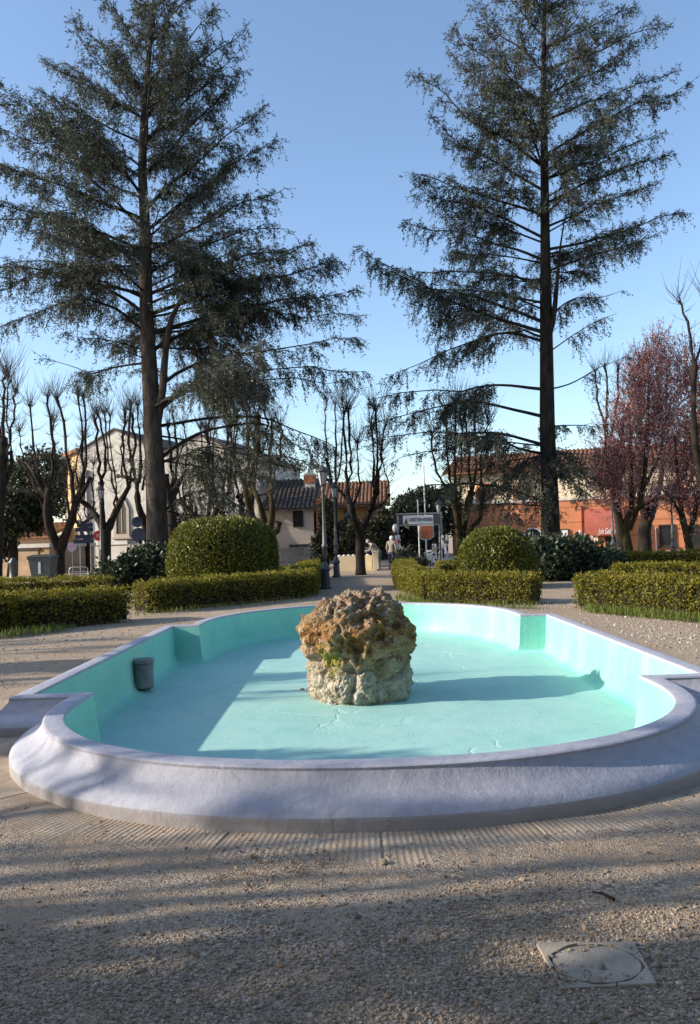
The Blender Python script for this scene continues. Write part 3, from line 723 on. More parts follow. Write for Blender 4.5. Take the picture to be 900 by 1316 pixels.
# ------------------------------------------------------------------ cedars
def smooth_path(pts, n):
    pts = np.array(pts, float); m = len(pts)
    u = np.linspace(0, m - 1, n); out = []
    for q in u:
        i = min(int(q), m - 2); f = q - i
        p0 = pts[max(i - 1, 0)]; p1 = pts[i]; p2 = pts[i + 1]; p3 = pts[min(i + 2, m - 1)]
        out.append(.5 * ((2 * p1) + (-p0 + p2) * f + (2 * p0 - 5 * p1 + 4 * p2 - p3) * f * f + (-p0 + 3 * p1 - 3 * p2 + p3) * f ** 3))
    return np.array(out)
def cedar(label, Y0, trunk, limbs, stems, lo_y, needle_n=9, extra=1.75, bark='cedar_bark'):
    """trunk: (px,py,r px); limbs: (trunk py, [via points], tip, dY, arch, hang, dens)"""
    k = Y0 / F0
    tp = [tuple(at(x, y, Y0)) for x, y, r in trunk]; tp[0] = (tp[0][0], Y0, -.1)
    tr = [r * k for _, _, r in trunk]
    base = np.array([tp[0][0], Y0, 0])
    P = smooth_path(tp, 60); Rr = np.interp(np.linspace(0, len(tr) - 1, 60), range(len(tr)), tr)
    bz = P[:, 2]; Rr = Rr * (1 + .55 * np.exp(-np.maximum(bz, 0) / .5))
    wood = []
    V, Fc = tubes(P[None], Rr[None], 14); wood.append((V, Fc, 0, True))
    zs = P[:, 2]
    def tk(py): z = at(0 + np.interp(py, [t[1] for t in trunk[::-1]], [t[0] for t in trunk[::-1]]), py, Y0).z; i = np.argmin(abs(zs - z)); return P[i].copy(), Rr[i]
    jobs = []
    for st in stems:
        pts = [tuple(at(x, y, Y0 + d)) for x, y, d, r in st]; pp = smooth_path(pts, 16)
        V, Fc = tubes(pp[None], np.interp(np.linspace(0, len(st) - 1, 16), range(len(st)), [q[3] * k for q in st])[None], 9); wood.append((V, Fc, 0, True))
    for (py, via, tip, dY, arch, hang, dens) in limbs:
        p0, r0 = tk(py); tipw = np.array(at(tip[0], tip[1], Y0 + dY))
        if via:
            pts = [p0] + [np.array(at(x, y, Y0 + dY * (i + 1) / (len(via) + 1))) for i, (x, y) in enumerate(via)] + [tipw]; pp = smooth_path(pts, 14)
        else:
            L = np.linalg.norm(tipw - p0); c = (p0 + tipw) / 2 + np.array([rng.normal(0, .04) * L, rng.normal(0, .04) * L, arch * L]); pp = bez(p0, c, tipw, np.linspace(0, 1, 14))
        jobs.append((pp, hang, dens, r0, 1))
        # further limbs of the same whorl, towards and away from the camera
        ex_ = extra * (1 if hang < .55 else (.6 if hang < .75 else .3)); nx = int(ex_) + (rng.uniform() < ex_ % 1)
        for e in range(nx):
            L = np.linalg.norm(tipw - p0) * rng.uniform(.55, .95) * (.78 if py < 200 else 1); az = rng.choice([-1, 1]) * rng.uniform(.3, 1.45)
            hx = np.sign(tipw[0] - p0[0]); h = math.sqrt(max(.2, L * L - (tipw[2] - p0[2]) ** 2 * .5))
            tw = p0 + np.array([hx * h * math.cos(az), h * math.sin(az), (tipw[2] - p0[2]) * rng.uniform(.5, 1.0)])
            q0 = p0 + np.array([0, 0, rng.uniform(-.5, .5)])
            c = (q0 + tw) / 2 + np.array([0, 0, arch * L * rng.uniform(.6, 1.3)])
            jobs.append((bez(q0, c, tw, np.linspace(0, 1, 14)), hang, dens * .9, r0, .8))
    Lc = []; Ld = []; Ll = []
    tw0 = []; tw1 = []; tw2 = []
    for (pp, hang, dens, r0, big) in jobs:
        L = np.sum(np.linalg.norm(np.diff(pp, axis=0), axis=1)); n = len(pp)
        # wobble
        pp = pp + np.array([[mnoise.noise((p[0] * .6, p[1] * .6, p[2] * .6 + s)) * .42 for s in (1, 31, 61)] for p in pp]) * np.linspace(0, 1, n)[:, None]
        r = np.minimum(r0 * .45, .014 + .0092 * L) * big; rad = np.interp(np.linspace(0, 1, n), [0, .15, .6, 1], [r, r * .8, r * .45, .008])
        V, Fc = tubes(pp[None], rad[None], 7); wood.append((V, Fc, 1, True))
        ns = max(6, int(L * 5.4 * dens * (1.25 if hang < .5 else 1))); t = np.sort(rng.uniform((.02 + .46 * max(0, hang - .2)) if L > 3 else .03, 1, ns) ** .85)
        idx = t * (n - 1); i0 = np.minimum(idx.astype(int), n - 2); f = (idx - i0)[:, None]
        B = pp[i0] * (1 - f) + pp[i0 + 1] * f; T = unit(pp[i0 + 1] - pp[i0])
        side = np.where(rng.uniform(0, 1, ns) < .5, -1., 1.)[:, None]
        H = unit(np.cross(T, np.array([0, 0, 1.]))) * side
        ang = rng.uniform(.6, 1.25, ns)[:, None]
        D = unit(T * np.cos(ang) + H * np.sin(ang) + np.array([0, 0, 1]) * rng.normal(.05 - .25 * hang, .16, ns)[:, None])
        SL = np.clip(L * .36 * (1.12 - t), .35, 2.5) * rng.uniform(.55, 1.25, ns)
        end = B + D * SL[:, None] - np.array([0, 0, 1]) * (SL ** 1.5 * (.10 + .24 * hang))[:, None]
        mid = B + D * SL[:, None] * .5
        tw0.append(B); tw1.append(mid); tw2.append(end)
        # tertiary twigs
        m = np.maximum(3, (SL * 12).astype(int)); rep = np.repeat(np.arange(ns), m); N = len(rep)
        s = rng.uniform(.12, 1.04, N); s2 = s[:, None]
        C = (1 - s2) ** 2 * B[rep] + 2 * s2 * (1 - s2) * mid[rep] + s2 ** 2 * end[rep]
        Dr = unit(end[rep] - B[rep]); Sd = unit(np.cross(Dr, np.array([0, 0, 1.]))) * rng.choice([-1., 1.], N)[:, None]
        TD = unit(Dr * rng.uniform(.3, 1, N)[:, None] + Sd * rng.uniform(.2, .9, N)[:, None] + np.array([0, 0, 1.]) * (rng.normal(.18, .3, N) - hang * rng.uniform(.2, 1.7, N))[:, None])
        TL = rng.uniform(.16, .42, N) * (1 + .8 * hang * (rng.uniform(0, 1, N) < .35))
        pend = rng.uniform(0, 1, N) < .10 + .20 * hang
        TD = np.where(pend[:, None], unit(Dr * rng.uniform(.05, .5, N)[:, None] + rng.normal(0, .16, (N, 3)) + np.array([0, 0, -.9])), TD)
        TL = np.where(pend, rng.uniform(.3, .65 + .6 * hang, N), TL)
        Lc.append(C); Ld.append(TD); Ll.append(TL)
    V, Fc = tubes(np.stack([np.concatenate(tw0), np.concatenate(tw1), np.concatenate(tw2)], 1), np.tile([.016, .011, .005], (sum(map(len, tw0)), 1)), 3); wood.append((V, Fc, 1, False))
    C = np.concatenate(Lc); TD = np.concatenate(Ld); TL = np.concatenate(Ll)
    V, Fc = tubes(np.stack([C, C + TD * TL[:, None]], 1), np.tile([.0055, .003], (len(C), 1)), 3)
    crown = [(V, Fc, 1, False)]
    rep = np.repeat(np.arange(len(C)), np.clip(TL * 24, 5, 20).astype(int)); N = len(rep)
    c = C[rep] + TD[rep] * (TL[rep] * rng.uniform(.05, 1, N))[:, None]
    d = unit(TD[rep] * .7 + rand_unit(N) * .8); sd = unit(np.cross(d, rand_unit(N)))
    V, Fc = leaves(c, d, sd, rng.uniform(.08, .15, N), rng.uniform(.026, .044, N)); crown.append((V, Fc, 0, False))
    t = thing('cedar_tree', label, 'cedar tree', tuple(base), 0, 'two tall cedars behind the fountain')
    for nm, parts, mats in (('trunk', wood, [M[bark], M['limb']]), ('crown', crown, [M['needle'], M['twig']])):
        parts = [(v - base, f, mi, s) for v, f, mi, s in parts]
        link(nm, np_mesh(nm, parts), mats, t)
    return t
U, W, Z = .10, .05, .0
left_limbs = [
    (660, [(228, 642), (268, 634), (305, 647)], (340, 668), -.6, 0, .54, 1.1),
    (602, [(235, 585), (262, 575), (330, 582)], (416, 606), -1.0, 0, .54, 1.3),
    (592, [(240, 562), (300, 547), (350, 548)], (418, 592), .8, 0, 1.1, .55),
    (548, [(250, 541), (320, 534), (380, 548)], (425, 575), 1.5, 0, 1.1, .5),
    (540, [(240, 505), (290, 487)], (452, 492), -.5, 0, .9, 1.15),
    (532, [(238, 500), (300, 478)], (468, 468), .9, 0, .8, 1.2),
    (500, [(245, 470), (310, 455)], (466, 438), -1.2, 0, .7, 1.1),
    (455, [(240, 425), (300, 398)], (462, 408), 1.0, 0, .6, 1.2),
    (430, [], (455, 376), -.4, .06, .5, 1.3), (405, [], (440, 338), .8, .05, .45, 1.3), (380, [], (402, 312), -1.0, .05, .4, 1.3),
    (350, [], (368, 288), .5, .05, .4, 1.2), (325, [], (362, 240), -.8, .04, .35, 1.2), (295, [], (352, 182), .6, .04, .35, 1.2),
    (268, [], (338, 140), -.4, .03, .3, 1.2), (225, [], (318, 92), .5, .03, .3, 1.2), (190, [], (313, 58), -.5, .0, .25, 1.2),
    (150, [], (312, 33), .3, 0, .2, 1.2), (110, [], (286, 6), -.3, 0, .2, 1.2), (60, [], (258, -20), .2, 0, .2, 1.3),
    (600, [], (160, 588), -.8, .05, .8, .8),
    (470, [(140, 472), (110, 474)], (62, 462), .5, 0, .6, .9), (455, [(150, 440)], (85, 432), -.8, 0, .6, .9),
    (432, [(140, 395), (90, 385)], (-10, 428), -1.0, 0, .6, 1.1), (400, [(150, 378), (90, 345)], (-60, 385), .6, 0, .5, 1.2),
    (380, [], (-55, 335), -.8, .06, .5, 1.2), (352, [(140, 310), (70, 275)], (-50, 290), .8, 0, .45, 1.2), (320, [], (-35, 250), -.5, .05, .4, 1.1),
    (290, [], (-20, 213), .8, .04, .4, 1.1), (250, [(130, 195)], (-12, 170), -.6, 0, .35, 1.0), (222, [], (6, 130), .4, .02, .3, 1.1),
    (190, [], (50, 118), -.6, .02, .3, 1.1), (160, [], (52, 72), .6, .0, .25, 1.2), (125, [], (96, 22), -.4, 0, .2, 1.2), (85, [], (128, -8), .3, 0, .2, 1.2), (40, [], (150, -42), -.2, 0, .2, 1.3)]
cedar('tall cedar on the left, with two stems and pale bark lit on its left side', 32.0,
      [(204, 738, 14.5), (201, 640, 13), (197, 560, 11.5), (192, 470, 10), (188, 390, 8.5), (187, 300, 7), (183, 210, 5.5), (188, 110, 4), (195, 40, 2.6), (200, -40, .8)],
      left_limbs, [[(203, 548, 0, 4), (209, 500, -.2, 5), (213, 450, -.3, 4.4), (221, 408, -.4, 3.4), (240, 374, -.5, 2), (258, 340, -.6, .6)]], 600)
right_limbs = [
    (645, [(650, 628), (600, 622), (555, 628)], (508, 642), -.5, 0, .5, .7), (585, [(680, 590), (662, 620)], (652, 665), -3.0, 0, .5, 1.2), (590, [(700, 590), (695, 620)], (690, 668), -3.4, 0, .5, 1.2), (585, [(725, 585), (738, 610)], (745, 645), -2.6, 0, .5, 1.0), (590, [(665, 575), (610, 562)], (505, 598), .8, 0, .56, .75),
    (572, [(640, 556), (580, 552)], (480, 566), -.8, 0, .56, .9), (535, [(640, 522), (580, 518)], (468, 545), .6, 0, .8, 1.0),
    (506, [(650, 496), (600, 500)], (470, 516), -.6, 0, .9, 1.0), (445, [(650, 428), (600, 440)], (492, 490), .9, 0, .8, 1.0),
    (430, [(640, 410), (575, 385)], (458, 316), -.4, 0, .7, 1.1), (415, [(640, 392), (570, 372)], (465, 345), 1.2, 0, .8, 1.0),
    (390, [], (545, 372), -.8, .05, .5, 1.1), (362, [], (520, 348), .6, .05, .5, 1.1),
    (335, [], (521, 284), -.5, .06, .5, 1.2), (305, [], (535, 250), .7, .05, .4, 1.2), (275, [], (528, 226), -.7, .04, .4, 1.2), (245, [], (548, 158), .5, .03, .3, 1.2),
    (215, [], (535, 102), -.4, .02, .3, 1.2), (180, [], (578, 62), .5, .02, .3, 1.3), (140, [], (578, 36), -.5, .0, .3, 1.3), (95, [], (598, 2), .3, 0, .2, 1.3), (45, [], (618, -40), -.3, 0, .2, 1.3),
    (10, [], (640, -70), .2, 0, .2, 1.3),
    (435, [(716, 402), (745, 382)], (800, 378), .4, 0, .7, .9), (506, [(735, 492), (768, 472)], (798, 458), -.5, 0, 1.0, .25), (545, [], (775, 545), .8, .05, .7, .9), (580, [], (768, 580), -1., .05, .8, .9), (612, [], (760, 618), .5, .03, .8, .8),
    (350, [], (848, 300), -.6, .05, .5, 1.0), (325, [(770, 305), (810, 292)], (878, 275), .5, 0, .4, 1.0), (290, [], (838, 238), -.5, .04, .4, .9), (255, [], (855, 196), .6, .03, .35, .9),
    (235, [], (850, 176), -.4, .0, .3, .9), (200, [(760, 165), (815, 135)], (888, 106), .3, 0, .3, 1.0), (160, [], (862, 92), -.5, .0, .3, .9), (130, [], (820, 62), .5, 0, .25, 1.1), (95, [], (860, 28), -.3, 0, .2, .9),
    (60, [], (818, 6), .4, 0, .2, 1.1), (20, [], (780, -36), -.3, 0, .2, 1.2), (-30, [], (750, -80), .2, 0, .2, 1.2)]
CR = cedar('tall cedar on the right, with one dark straight stem', 33.0,
      [(709, 738, 13), (707, 640, 11), (704, 560, 9.8), (703, 480, 8.8), (702, 400, 7.8), (701, 310, 6.2), (700, 210, 5), (699, 110, 3.8), (700, 10, 2.4), (700, -95, .8)],
      right_limbs, [[(704, 445, 0, 3), (712, 405, -.3, 3.6), (716, 365, -.4, 2.6), (720, 320, -.5, 1.4), (728, 270, -.6, .3)]], 600, bark='bark')

# ------------------------------------------------------------------ pollarded trees
def pollard(label, Y, trunk, limbs, shoots, group='pollarded bare trees', mat='bark', tuft=1.0, name='pollard_tree', z0=0):
    kk = Y / F0; k = kk * .86
    tp = [tuple(at(x, y, Y)) for x, y, r in trunk]; tp[0] = (tp[0][0], Y, -.1); base = np.array([tp[0][0], Y, 0.])
    wood = []; nT = 14
    P = smooth_path(tp, nT); r = np.interp(np.linspace(0, len(trunk) - 1, nT), range(len(trunk)), [t[2] * k for t in trunk]); r[0] *= 1.35; r[1] *= 1.1
    V, Fc = tubes(P[None], r[None], 10); wood.append((V, Fc, 0, True))
    ends = []; segs = []
    dep = {}
    def dof(x, y): return Y + .8 * math.sin(x * .37 + 1.3)
    for lb in limbs:
        pts = [np.array(at(x, y, Y if i == 0 else dof(x, y))) for i, (x, y, rr) in enumerate(lb)]; pp = smooth_path(pts, 10)
        rr = np.interp(np.linspace(0, len(lb) - 1, 10), range(len(lb)), [q[2] * k for q in lb]) * (1 + .12 * rng.normal(size=10)); rr[-1] *= 1.6
        V, Fc = tubes(pp[None], rr[None], 8); wood.append((V, Fc, 0, True)); segs.append((pp, .5))
    for sh in shoots:
        pts = [np.array(at(x, y, dof(sh[0][0], sh[0][1]))) for (x, y, rr) in sh]; pp = smooth_path(pts, 10) + rng.normal(0, .05, (10, 3)) * np.array([1, 1, .2])
        rr = .8 * np.interp(np.linspace(0, len(sh) - 1, 10), range(len(sh)), [q[2] * k for q in sh]) * (1 + .2 * rng.normal(size=10)); rr[-1] *= 1.5
        V, Fc = tubes(pp[None], rr[None], 7); wood.append((V, Fc, 0, True)); segs.append((pp, 1.)); ends.append(pp[-1])
    a = []; b = []; c = []; rd = []
    for e in ends:
        n = int(rng.integers(24, 40) * tuft); d = unit(rand_unit(n) * np.array([.55, .55, .25]) + np.array([0, 0, .75])); L = rng.uniform(.5, 1.7, n)
        s = e + rng.normal(0, .06, (n, 3)); a.append(s); m = s + d * L[:, None] * .5; b.append(m); c.append(m + unit(d + np.array([0, 0, .45])) * L[:, None] * .5 + rng.normal(0, .05, (n, 3))); rd.append(np.tile([.011, .008, .0035], (n, 1)))
    for pp, w in segs:
        n = int(np.linalg.norm(pp[-1] - pp[0]) * 20 * w * tuft) + 1; i = rng.integers(2, 10, n); d = unit(rand_unit(n) * np.array([.9, .9, .4]) + np.array([0, 0, .5])); L = rng.uniform(.25, 1.0, n)
        s = pp[i]; a.append(s); m = s + d * L[:, None] * .5; b.append(m); c.append(m + unit(d + np.array([0, 0, .6])) * L[:, None] * .5); rd.append(np.tile([.010, .007, .003], (n, 1)))
    V, Fc = tubes(np.stack([np.concatenate(a), np.concatenate(b), np.concatenate(c)], 1), np.concatenate(rd), 3)
    t = thing(name, label, 'tree', tuple(base), 0, group)
    link('trunk', np_mesh('trunk', [(v - base, f, m, s) for v, f, m, s in wood]), M[mat], t)
    link('crown', np_mesh('crown', [(V - base, Fc, 0, False)]), M['twig'], t)
    return t
pollard('bare pollard at the left edge with a swollen knuckle', 31, [(-4, 752, 8), (-3, 700, 7), (1, 640, 7), (3, 590, 7)],
        [[(3, 600, 7), (4, 575, 9), (3, 565, 6)], [(0, 640, 4), (14, 600, 3), (14, 580, 2.5)]], [[(3, 570, 3.5), (6, 530, 3), (7, 482, 2)], [(2, 570, 3), (-6, 520, 3), (-8, 478, 2)], [(10, 585, 2.5), (16, 545, 2), (20, 505, 1.5)], [(14, 585, 2), (8, 520, 1.5), (12, 490, 1)]])
PB = pollard('forked bare pollard in front of the low ochre building', 42, [(76, 738, 9), (76, 715, 8), (77, 700, 9)],
        [[(75, 705, 8), (62, 672, 6.5), (61, 640, 5), (63, 630, 4)], [(77, 705, 8), (92, 668, 6), (97, 645, 4)], [(60, 655, 3), (45, 635, 2.5), (12, 630, 1.5)], [(95, 655, 4), (108, 630, 3), (116, 615, 2.5)], [(62, 640, 3.5), (45, 610, 2.5), (38, 600, 2)]],
        [[(57, 640, 3), (46, 600, 2.5), (39, 523, 1.6)], [(63, 630, 3), (67, 580, 2.5), (59, 509, 1.6)], [(50, 635, 2), (34, 600, 1.6), (24, 555, 1)], [(95, 645, 3.5), (88, 590, 2.7), (76, 512, 1.6)], [(98, 645, 3.5), (108, 595, 2.6), (100, 507, 1.6)], [(100, 640, 3), (112, 590, 2.3), (107, 510, 1.6)], [(68, 640, 2), (70, 590, 1.6), (67, 542, 1)]])
PC = pollard('bare pollard behind the left street lamp, before the church', 44, [(136, 736, 8), (136, 700, 7.5), (136, 680, 8)],
        [[(134, 682, 6), (118, 655, 4), (100, 641, 3.5)], [(138, 682, 6.5), (150, 655, 5), (166, 625, 3)], [(133, 680, 5), (131, 650, 4), (130, 620, 3.2)]],
        [[(130, 622, 3), (126, 580, 2.6), (121, 538, 2)], [(131, 622, 3), (135, 580, 2.2), (127, 532, 1.8)], [(152, 645, 2.8), (139, 600, 2.2), (134, 532, 1.8)], [(165, 628, 2.8), (158, 580, 2.2), (162, 529, 1.8)], [(166, 626, 2.6), (173, 580, 2.2), (170, 533, 1.8)], [(150, 655, 2), (146, 600, 1.6), (141, 535, 1)], [(104, 642, 2.2), (98, 600, 1.8), (108, 560, 1)]])
pollard('bare pollard half hidden on the left of the left cedar stem', 47, [(196, 736, 8), (194, 700, 7), (186, 672, 6)],
        [[(188, 675, 6), (178, 650, 5), (176, 618, 3.5)], [(176, 620, 3), (165, 614, 3), (152, 612, 2)]], [[(176, 620, 3), (166, 575, 2.4), (167, 520, 1.6)], [(178, 620, 3), (180, 570, 2.4), (177, 522, 1.6)], [(182, 630, 2.4), (188, 590, 2), (184, 540, 1.4)], [(158, 613, 2), (156, 580, 1.6), (160, 545, 1)]])
pollard('bare pollard half hidden on the right of the left cedar stem', 46, [(223, 736, 8), (222, 690, 7), (221, 650, 6.5)],
        [[(221, 652, 6), (226, 628, 5), (240, 605, 2.5)], [(220, 652, 5), (216, 630, 4), (214, 610, 3)]], [[(222, 632, 3.5), (220, 585, 3), (216, 545, 2)], [(224, 630, 3), (228, 580, 2.6), (222, 530, 1.5)], [(238, 610, 2), (240, 575, 1.6), (236, 545, 1)]])
pollard('dark bare pollard rising behind the big topiary, nearer the church', 41, [(326, 738, 8), (325, 690, 7.5), (321, 650, 6)],
        [[(321, 655, 5), (314, 622, 4), (306, 598, 3)], [(322, 655, 5), (326, 610, 5), (328, 585, 6)]], [[(306, 600, 2.5), (300, 570, 2), (303, 530, 1.3)], [(328, 588, 7.5), (331, 560, 8), (332, 534, 5)], [(325, 590, 3), (318, 560, 2.2), (315, 520, 1.4)], [(336, 590, 3), (342, 560, 2.2), (341, 515, 1.4)]], mat='moss_bark')
pollard('bare pollard with a cut stub behind the big topiary, nearer the tiled house', 40, [(346, 738, 8), (345, 700, 7), (341, 672, 6)],
        [[(341, 675, 5.5), (333, 645, 4), (322, 620, 3)], [(345, 690, 6), (350, 655, 4.5), (346, 628, 4)], [(346, 690, 5), (356, 682, 4.5), (359, 671, 4)]], [[(346, 630, 3.2), (348, 590, 2.8), (350, 540, 1.8)], [(347, 630, 3), (358, 590, 2.4), (360, 548, 1.4)], [(324, 622, 2.5), (318, 590, 2), (321, 545, 1.2)]], mat='moss_bark')
PG = pollard('bare pollard standing in the open at the end of the gravel path', 34.8, [(464, 741, 8), (463, 710, 7.2), (463, 690, 7.5), (462, 678, 6)],
        [[(462, 685, 5.8), (451, 652, 4.6), (446, 632, 3.6)], [(463, 685, 5.8), (474, 662, 4.6), (484, 632, 3.6)], [(449, 645, 2.6), (436, 630, 2), (420, 616, 1.4)], [(476, 658, 3), (494, 645, 2), (500, 636, 1.4)]],
        [[(446, 634, 3), (444, 590, 2.5), (441, 530, 1.5)], [(448, 634, 3), (450, 590, 2.4), (448, 526, 1.5)], [(453, 650, 2.2), (462, 628, 1.8), (459, 570, 1.2)], [(482, 634, 3.2), (481, 600, 2.4), (478, 545, 1.4)], [(484, 634, 3), (485, 600, 2.2), (483, 528, 1.3)], [(485, 632, 2.8), (489, 590, 2), (495, 545, 1.3)], [(497, 640, 1.4), (497, 610, 1.2), (493, 580, .8)]])
pollard('mossy twin stemmed pollard beside the entrance banner', 36, [(592, 738, 9), (592, 700, 7.5), (594, 680, 8)],
        [[(592, 690, 6.5), (587, 655, 5.5), (583, 632, 4)], [(594, 688, 6.5), (600, 655, 5.5), (606, 632, 4)], [(602, 738, 5), (603, 695, 4.6), (606, 678, 4.4), (617, 667, 3.2), (621, 632, 2.6)]],
        [[(583, 634, 3), (576, 600, 2.4), (574, 530, 1.4)], [(583, 634, 2.6), (562, 610, 2), (555, 560, 1.2)], [(585, 632, 2.8), (586, 590, 2.2), (586, 520, 1.4)], [(606, 634, 3), (603, 590, 2.3), (598, 525, 1.4)], [(606, 634, 2.8), (612, 590, 2.2), (611, 530, 1.3)], [(621, 634, 2.2), (620, 600, 1.8), (626, 545, 1.1)], [(590, 650, 2), (594, 600, 1.6), (592, 545, 1)]], mat='moss_bark')
pollard('bare pollard behind the right cedar, its upright shoots cut level', 50, [(800, 738, 7), (798, 690, 6.5), (792, 640, 6)],
        [[(792, 645, 5), (784, 590, 4), (778, 545, 3)], [(793, 645, 5), (800, 590, 4), (800, 540, 3)]], [[(778, 548, 2.6), (769, 515, 2), (765, 478, 1.4)], [(779, 548, 2.6), (781, 510, 2.2), (778, 472, 1.5)], [(784, 560, 2.4), (793, 525, 2.2), (794, 472, 2.0)], [(800, 545, 2.4), (812, 510, 2), (815, 480, 1.2)], [(800, 545, 2.4), (826, 500, 2), (825, 468, 1.2)]])
pollard('thick ivy dark pollard trunk beneath the plum blossom', 42, [(829, 742, 10.5), (829, 700, 10), (829, 680, 9), (838, 650, 6)],
        [[(834, 670, 6), (848, 628, 4.5), (852, 590, 3)], [(830, 672, 5.5), (822, 620, 4), (825, 580, 3)]], [[(852, 595, 2.6), (850, 540, 2), (846, 480, 1.3)], [(825, 585, 2.6), (824, 530, 2), (828, 470, 1.2)]])
pollard('tall dark bare pollard leaning in at the right edge', 30, [(912, 742, 9), (910, 690, 8), (905, 620, 6.5)],
        [[(905, 625, 6), (893, 560, 5), (892, 470, 4)]], [[(892, 475, 4), (888, 430, 3), (873, 385, 1.6)], [(893, 480, 3), (903, 430, 2.4), (906, 380, 1.4)]], tuft=.45)
pollard('farther bare pollard between the tiled house and the path tree', 62, [(432, 730, 5), (431, 690, 4.5), (430, 640, 4)],
        [[(430, 645, 3.4), (424, 610, 2.6), (420, 590, 2)]], [[(430, 640, 2.6), (432, 580, 2), (431, 520, 1)], [(421, 592, 1.8), (418, 550, 1.4), (420, 515, .9)], [(430, 630, 2), (440, 580, 1.6), (441, 515, 1)]])
for px_, Y_, z_, l_, q_ in ((268, 51, 30, 'bare pollard against the church wall, right of the left cedar stem', PC), (300, 52, 160, 'bare pollard against the right end of the church wall', PB), (112, 53, 250, 'bare pollard close to the left corner of the church', PG), (230, 54, 100, 'bare pollard nearest the church wall behind the left cedar stem', PG)):
    copy_tree(q_, (at(px_, 700, Y_).x, Y_, 0), R(z_), l_, 'pollarded bare trees', 1.0)
# off to the left of the picture: the trees that throw their shadows over the gravel
copy_tree(CR, (-14, -1.9, 0), R(200), 'cedar outside the left of the picture, nearer the camera side of the gravel', 'shade trees to the left of the fountain', .55)
copy_tree(CR, (-9.5, -.2, 0), R(20), 'young cedar outside the left of the picture, closest to the near gravel', 'shade trees to the left of the fountain', .33)
copy_tree(PG, (-12, 3.2, 0), R(75), 'bare pollard outside the left of the picture, before the front lobe of the basin', 'shade trees to the left of the fountain', .8)
copy_tree(PC, (-9, 2.6, 0), R(10), 'bare pollard outside the left of the picture, nearest to the basin', 'shade trees to the left of the fountain', .6)
copy_tree(PB, (-15, 8.6, 0), R(40), 'bare pollard outside the left of the picture, level with the basin front', 'shade trees to the left of the fountain', .58)
copy_tree(PG, (-19, 11.0, 0), R(120), 'bare pollard outside the left of the picture, level with the basin middle', 'shade trees to the left of the fountain', .8)
for x_, y_, r_, h_, l_ in ((-12, 5.45, .58, 5.0, 'clipped cypress outside the left of the picture, beside the front of the basin'), (-14.5, 9.5, .5, 6.0, 'clipped cypress outside the left of the picture, beside the middle of the basin')):
    blob('cypress', l_, 'tree', (x_, y_, 0), [(r_ * .7, .1), (r_, .8), (r_ * .95, h_ * .6), (r_ * .6, h_ * .85), (.02, h_)], 'evergreen', 500, .12, 1, .06, .1, .3, 'shade trees to the left of the fountain', ('crown', 'trunk'))

# ------------------------------------------------------------------ plum trees
def plum(label, Y, trunk, limbs, blobs, n, group='red leaved plum trees in blossom'):
    k = Y / F0
    tp = [tuple(at(x, y, Y)) for x, y, r in trunk]; tp[0] = (tp[0][0], Y, -.1); base = np.array([tp[0][0], Y, 0.])
    wood = []
    for pl, isT in [(trunk, 1)] + [(l, 0) for l in limbs]:
        pts = [np.array(at(x, y, Y + (0 if isT or i == 0 else .9 * math.sin(x * .21)))) for i, (x, y, r) in enumerate(pl)]
        if isT: pts[0][2] = -.1
        pp = smooth_path(pts, 12); rr = np.interp(np.linspace(0, len(pl) - 1, 12), range(len(pl)), [q[2] * k for q in pl]); V, Fc = tubes(pp[None], rr[None], 8); wood.append((V, Fc, 0, True))
    B = []; C2 = []; D2 = []; L2 = []
    tot = sum(b[2] * b[3] for b in blobs)
    for (x, y, rx, ry, dz) in blobs:
        c = np.array(at(x, y, Y + dz)); m = int(n * rx * ry / tot); q = rand_unit(m) * (rng.uniform(.05, 1.12, m) ** .6)[:, None]
        s = c + q * np.array([rx * k, max(rx, 25) * k * .9, ry * k]); d = unit(q * .6 + rand_unit(m) * .45 + np.array([0, 0, .75]))
        C2.append(s); D2.append(d); L2.append(rng.uniform(.3, 1.1, m))
    C = np.concatenate(C2); D = np.concatenate(D2); L = np.concatenate(L2)
    V, Fc = tubes(np.stack([C, C + D * L[:, None]], 1), np.tile([.012, .005], (len(C), 1)), 3)
    lf = 9; rep = np.repeat(np.arange(len(C)), lf); N = len(rep)
    p = C[rep] + D[rep] * (L[rep] * rng.uniform(0, 1.05, N))[:, None] + rng.normal(0, .025, (N, 3)); d = rand_unit(N); sd = unit(np.cross(d, rand_unit(N)))
    V2, F2 = leaves(p, d, sd, rng.uniform(.06, .12, N), rng.uniform(.045, .08, N))
    t = thing('plum_tree', label, 'tree', tuple(base), 0, group)
    link('trunk', np_mesh('trunk', [(v - base, f, m, s) for v, f, m, s in wood]), M['moss_bark'], t)
    link('crown', np_mesh('crown', [(V2 - base, F2, 0, False), (V - base, Fc, 1, False)]), [M['plum'], M['twig']], t)
    return t
PL = plum('pink and dark red plum tree in blossom over the red awning', 38, [(807, 740, 6.5), (808, 705, 6), (804, 680, 5.5), (812, 655, 4)],
     [[(806, 690, 5), (792, 650, 3.5), (780, 600, 2), (778, 560, 1)], [(808, 680, 5), (826, 630, 3.5), (832, 560, 2.2), (835, 480, 1)], [(812, 660, 3), (850, 640, 2), (880, 660, 1)], [(812, 655, 3.5), (812, 590, 2.2), (808, 520, 1)], [(826, 630, 2.4), (852, 570, 1.8), (858, 470, .8)]],
     [(800, 590, 36, 58, .6), (826, 548, 42, 62, -.8), (845, 500, 30, 62, .4), (786, 620, 26, 42, -.6), (815, 640, 44, 30, .8), (862, 560, 28, 60, -.4), (815, 505, 16, 40, .3), (770, 625, 12, 30, 0), (842, 455, 8, 28, 0), (862, 462, 7, 30, .3), (826, 468, 6, 26, -.3), (808, 478, 5, 26, .2), (850, 440, 4, 18, 0), (880, 470, 7, 34, 0)], 3700)
